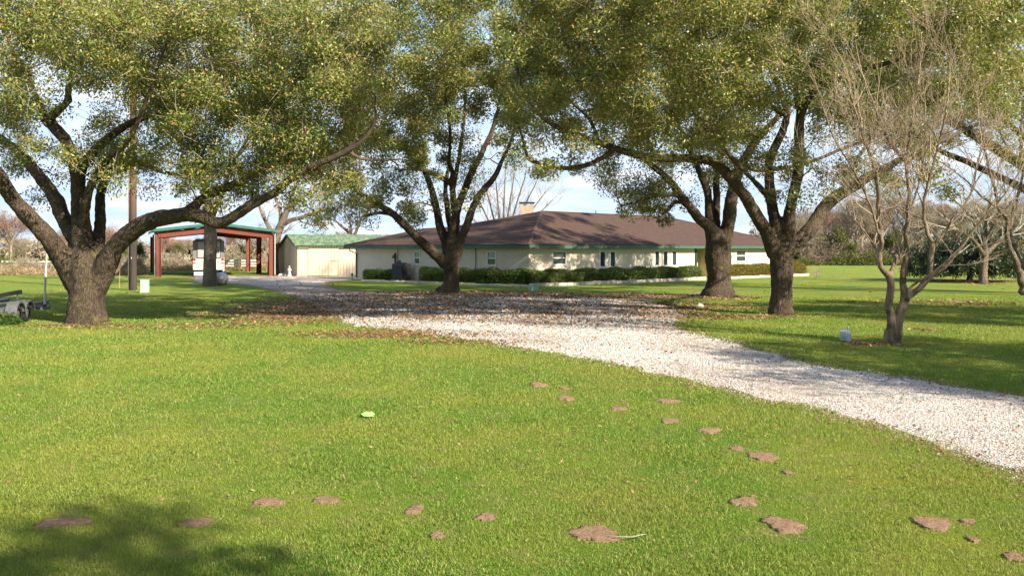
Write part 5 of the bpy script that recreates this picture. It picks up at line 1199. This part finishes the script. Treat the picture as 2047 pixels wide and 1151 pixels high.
brush('bramble', 60000, -150, 800, lambda p: np.where(p < 285, 75., 89.), lambda p, r: np.where(p < 160, .8 + .7 * np.exp(-((p - 52) / 22) ** 2), 1.7 + .5 * np.sin(p * .045) + .4 * np.sin(p * .11)) * r.uniform(.5, 1.15, len(p)), 302, M['far_twig_brown'], (.42, .030), .5)
brush('undergrowth', 26000, -150, 800, lambda p: np.where(p < 285, 76., 90.), lambda p, r: (1.0 + .9 * np.clip(np.sin(p * .028 + 1), 0, 1)) * r.uniform(.3, 1.1, len(p)), 303, M['far_leaf_green'], (.16, .09), 0)
brush('undergrowth', 90000, 1540, 2350, lambda p: 114 + 0 * p, lambda p, r: (1.3 + .7 * np.sin(p * .03) + .5 * np.sin(p * .083)) * r.uniform(.2, 1.1, len(p)), 304, M['far_leaf_green'], (.22, .12), 0)
brush('bramble', 90000, 1540, 2350, lambda p: 116 + 0 * p, lambda p, r: (3.6 + 1.0 * np.sin(p * .024) + .6 * np.sin(p * .07)) * r.uniform(.2, 1.15, len(p)), 305, M['far_twig_brown'], (.55, .045), .6)
k = N('distant_wood'); k.fin(k.mix(k.noise(k.coord('World'), 1.5, 5, .7), (.12, .095, .065), (.26, .21, .15)), 1, k.bump(k.noise(k.coord('World'), 3, 5, .8), 1, .5), 0, 0)
brush('distant_woods', 70000, -400, 2600, lambda p: 136 + 0 * p, lambda p, r: (np.where(p > 1500, 5.6, 3.6) + .7 * np.sin(p * .013) + .6 * np.sin(p * .037 + 2)) * r.uniform(.1, 1.1, len(p)), 306, M['far_twig_brown'], (1.1, .22), .4)

# white board fence far left
def board_fence(label, px0, px1, Y):
    fx0, fx1 = (px0 - CX) / F * Y, (px1 - CX) / F * Y
    fn = thing('board_fence', label, 'fence', (fx0, Y, 0))
    for z in (.55, .82, 1.09): MB().box(0, fx1 - fx0, -.02, .02, z - .06, z + .06).build('rail', M['white'], fn)
    x = .06
    while x < fx1 - fx0:
        MB().box(x - .06, x + .06, .023, .14, 0, 1.22).build('post', M['white'], fn); x += 2.44
board_fence('white board fence beyond the dry grass, left of the utility pole', -260, 262, 79)
board_fence('short run of white board fence seen through the carport right of the motorhome', 445, 522, 86.9)
# neighbour's house
nb = W(365, 534, 104); nh = thing('distant_house', 'far house with a reddish hipped roof and pale yellow walls, seen through the carport', 'house', (nb[0], 104, 0), .1)
M['cream_wall'] = plain('pale_yellow_wall', (.58, .50, .30), None, 4, .8)
MB().box(-4.2, 2.2, 0, 5, 0, 2.05).build('wall', M['cream_wall'], nh)
M['red_tile'] = plain('red_tile', (.28, .12, .09), (.20, .09, .07), 6, .9)
MB().add([(-4.7, -.4, 2.0), (2.7, -.4, 2.0), (2.7, 5.4, 2.0), (-4.7, 5.4, 2.0), (-2.2, 2.5, 3.35), (.4, 2.5, 3.35)], [(0, 1, 5, 4), (1, 2, 5), (2, 3, 4, 5), (3, 0, 4)]).build('roof', M['red_tile'], nh)
for x in (-3.2, -2.0, -1.35, 0, 1.1):
    w_ = MB().box(x - .28, x + .28, -.05, .0, .55, 1.75).build('window', M['white'], nh); MB().box(x - .22, x + .22, -.06, -.052, .62, 1.68).build('pane', M['glass'], w_)

# ------------------------------------------------------------------ oaks just outside the frame whose shade falls on the lawn
def shade_oak(label, base, cx_, cy_, cz, rx, rz, seed, ncl):
    rg = RS(seed); b = np.array([base[0], base[1], 0.]); limbs = []
    top = b + [0, 0, 2.6]; limbs.append((np.array([b, b + [0, 0, .4], b + [.05, 0, 1.5], top]), np.array([.75, .55, .45, .45])))
    for i in range(7):
        a = i * .9 + rg.uniform(-.2, .2); e = np.array([cx_ + math.cos(a) * rx * .7, cy_ + math.sin(a) * rx * .7, cz + rg.uniform(-1, 1)])
        limbs.append((np.array([top - [0, 0, .3], top + (e - top) * .35 + [0, 0, .3], top + (e - top) * .7 + [0, 0, .4], e]), np.array([.3, .22, .14, .05])))
    g = rg.normal(size=(ncl, 3)); g /= np.linalg.norm(g, axis=1, keepdims=True); g *= rg.uniform(.25, 1, (ncl, 1)) ** .5
    C = g * [rx, rx, rz] + [cx_, cy_, cz]
    return build_oak(label, b, base[1], limbs, C, seed, (.2, .10), 110, crad=(.6, 1.1), group='live oaks beyond the frame', voxel=.08, nfine=1)
shade_oak('oak behind the viewer whose shade falls on the lower left lawn', (8.5, -11), 7.0, -8.2, 10, 5.4, 2.5, 401, 320)
shade_oak('oak outside the frame to the right, shading the near right lawn', (22.5, 7), 21.5, 7.5, 8.5, 5.6, 2.6, 402, 200)
shade_oak('oak outside the frame to the right, shading the middle right lawn', (29, 23), 27.5, 22.5, 8.5, 6.2, 2.8, 403, 220)
shade_oak('oak outside the frame to the far right, shading the roof', (31, 42), 22.5, 47, 11, 6.0, 3.2, 404, 240)

# ------------------------------------------------------------------ light, sky, camera
EL = math.radians(30); shz = unit(np.array([.76, -.65])); S = Vector((shz[0] * math.cos(EL), shz[1] * math.cos(EL), math.sin(EL)))
sun = bpy.data.lights.new('sun', 'SUN'); sun.energy = 5.0; sun.angle = math.radians(.53); sun.color = (1, .89, .72)
so = bpy.data.objects.new('sun', sun); COL.objects.link(so); so.rotation_euler = S.to_track_quat('Z', 'Y').to_euler(); so.location = (20, -20, 30)
wd = bpy.data.worlds.new('World'); scene.world = wd; wd.use_nodes = True; nt = wd.node_tree; bg = nt.nodes['Background']
sky = nt.nodes.new('ShaderNodeTexSky'); sky.sky_type = 'NISHITA'; sky.sun_disc = False; sky.sun_elevation = EL; sky.sun_rotation = math.atan2(shz[0], shz[1]); sky.air_density = 1.0; sky.dust_density = .1; sky.ozone_density = 1.2
tc = nt.nodes.new('ShaderNodeTexCoord'); sp = nt.nodes.new('ShaderNodeSeparateXYZ'); nt.links.new(tc.outputs['Generated'], sp.inputs[0])
def wm(op, a, b):
    n_ = nt.nodes.new('ShaderNodeMath'); n_.operation = op
    for i, v_ in enumerate((a, b)):
        if isinstance(v_, bpy.types.NodeSocket): nt.links.new(v_, n_.inputs[i])
        else: n_.inputs[i].default_value = v_
    return n_.outputs[0]
zz = wm('ADD', wm('MAXIMUM', sp.outputs[2], 0), .12)
cb = nt.nodes.new('ShaderNodeCombineXYZ'); nt.links.new(wm('DIVIDE', sp.outputs[0], zz), cb.inputs[0]); nt.links.new(wm('DIVIDE', sp.outputs[1], zz), cb.inputs[1])
nz = nt.nodes.new('ShaderNodeTexNoise'); nt.links.new(cb.outputs[0], nz.inputs['Vector']); nz.inputs['Scale'].default_value = 1.15; nz.inputs['Detail'].default_value = 7; nz.inputs['Roughness'].default_value = .58
rp = nt.nodes.new('ShaderNodeValToRGB'); rp.color_ramp.elements[0].position = .46; rp.color_ramp.elements[1].position = .66; nt.links.new(nz.outputs[0], rp.inputs[0])
mx = nt.nodes.new('ShaderNodeMix'); mx.data_type = 'RGBA'; nt.links.new(wm('MULTIPLY', rp.outputs[0], .85), mx.inputs[0]); cap = nt.nodes.new('ShaderNodeMix'); cap.data_type = 'RGBA'; cap.blend_type = 'DARKEN'; cap.inputs[0].default_value = 1; nt.links.new(sky.outputs[0], cap.inputs[6]); cap.inputs[7].default_value = (3.1, 3.9, 4.9, 1); nt.links.new(cap.outputs[2], mx.inputs[6]); mx.inputs[7].default_value = (5.0, 5.1, 5.35, 1)
nt.links.new(mx.outputs[2], bg.inputs['Color']); bg.inputs['Strength'].default_value = .10

cam = bpy.data.cameras.new('camera'); cam.sensor_width = 36; cam.lens = 36 * F / 2047; cam.shift_y = -(575.5 - HY) / 2047; cam.clip_end = 3000; cam.clip_start = .1
co = bpy.data.objects.new('camera', cam); COL.objects.link(co); co.location = (0, 0, H); co.rotation_euler = (math.pi / 2, 0, 0); scene.camera = co
scene.view_settings.view_transform = 'Standard'; scene.view_settings.look = 'None'; scene.view_settings.exposure = 1.3; scene.view_settings.gamma = 1
scene.cycles.max_bounces = 6; scene.cycles.diffuse_bounces = 3; scene.cycles.transmission_bounces = 3; scene.cycles.transparent_max_bounces = 4; scene.cycles.glossy_bounces = 2
scene.cycles.use_adaptive_sampling = True; scene.cycles.adaptive_threshold = .02
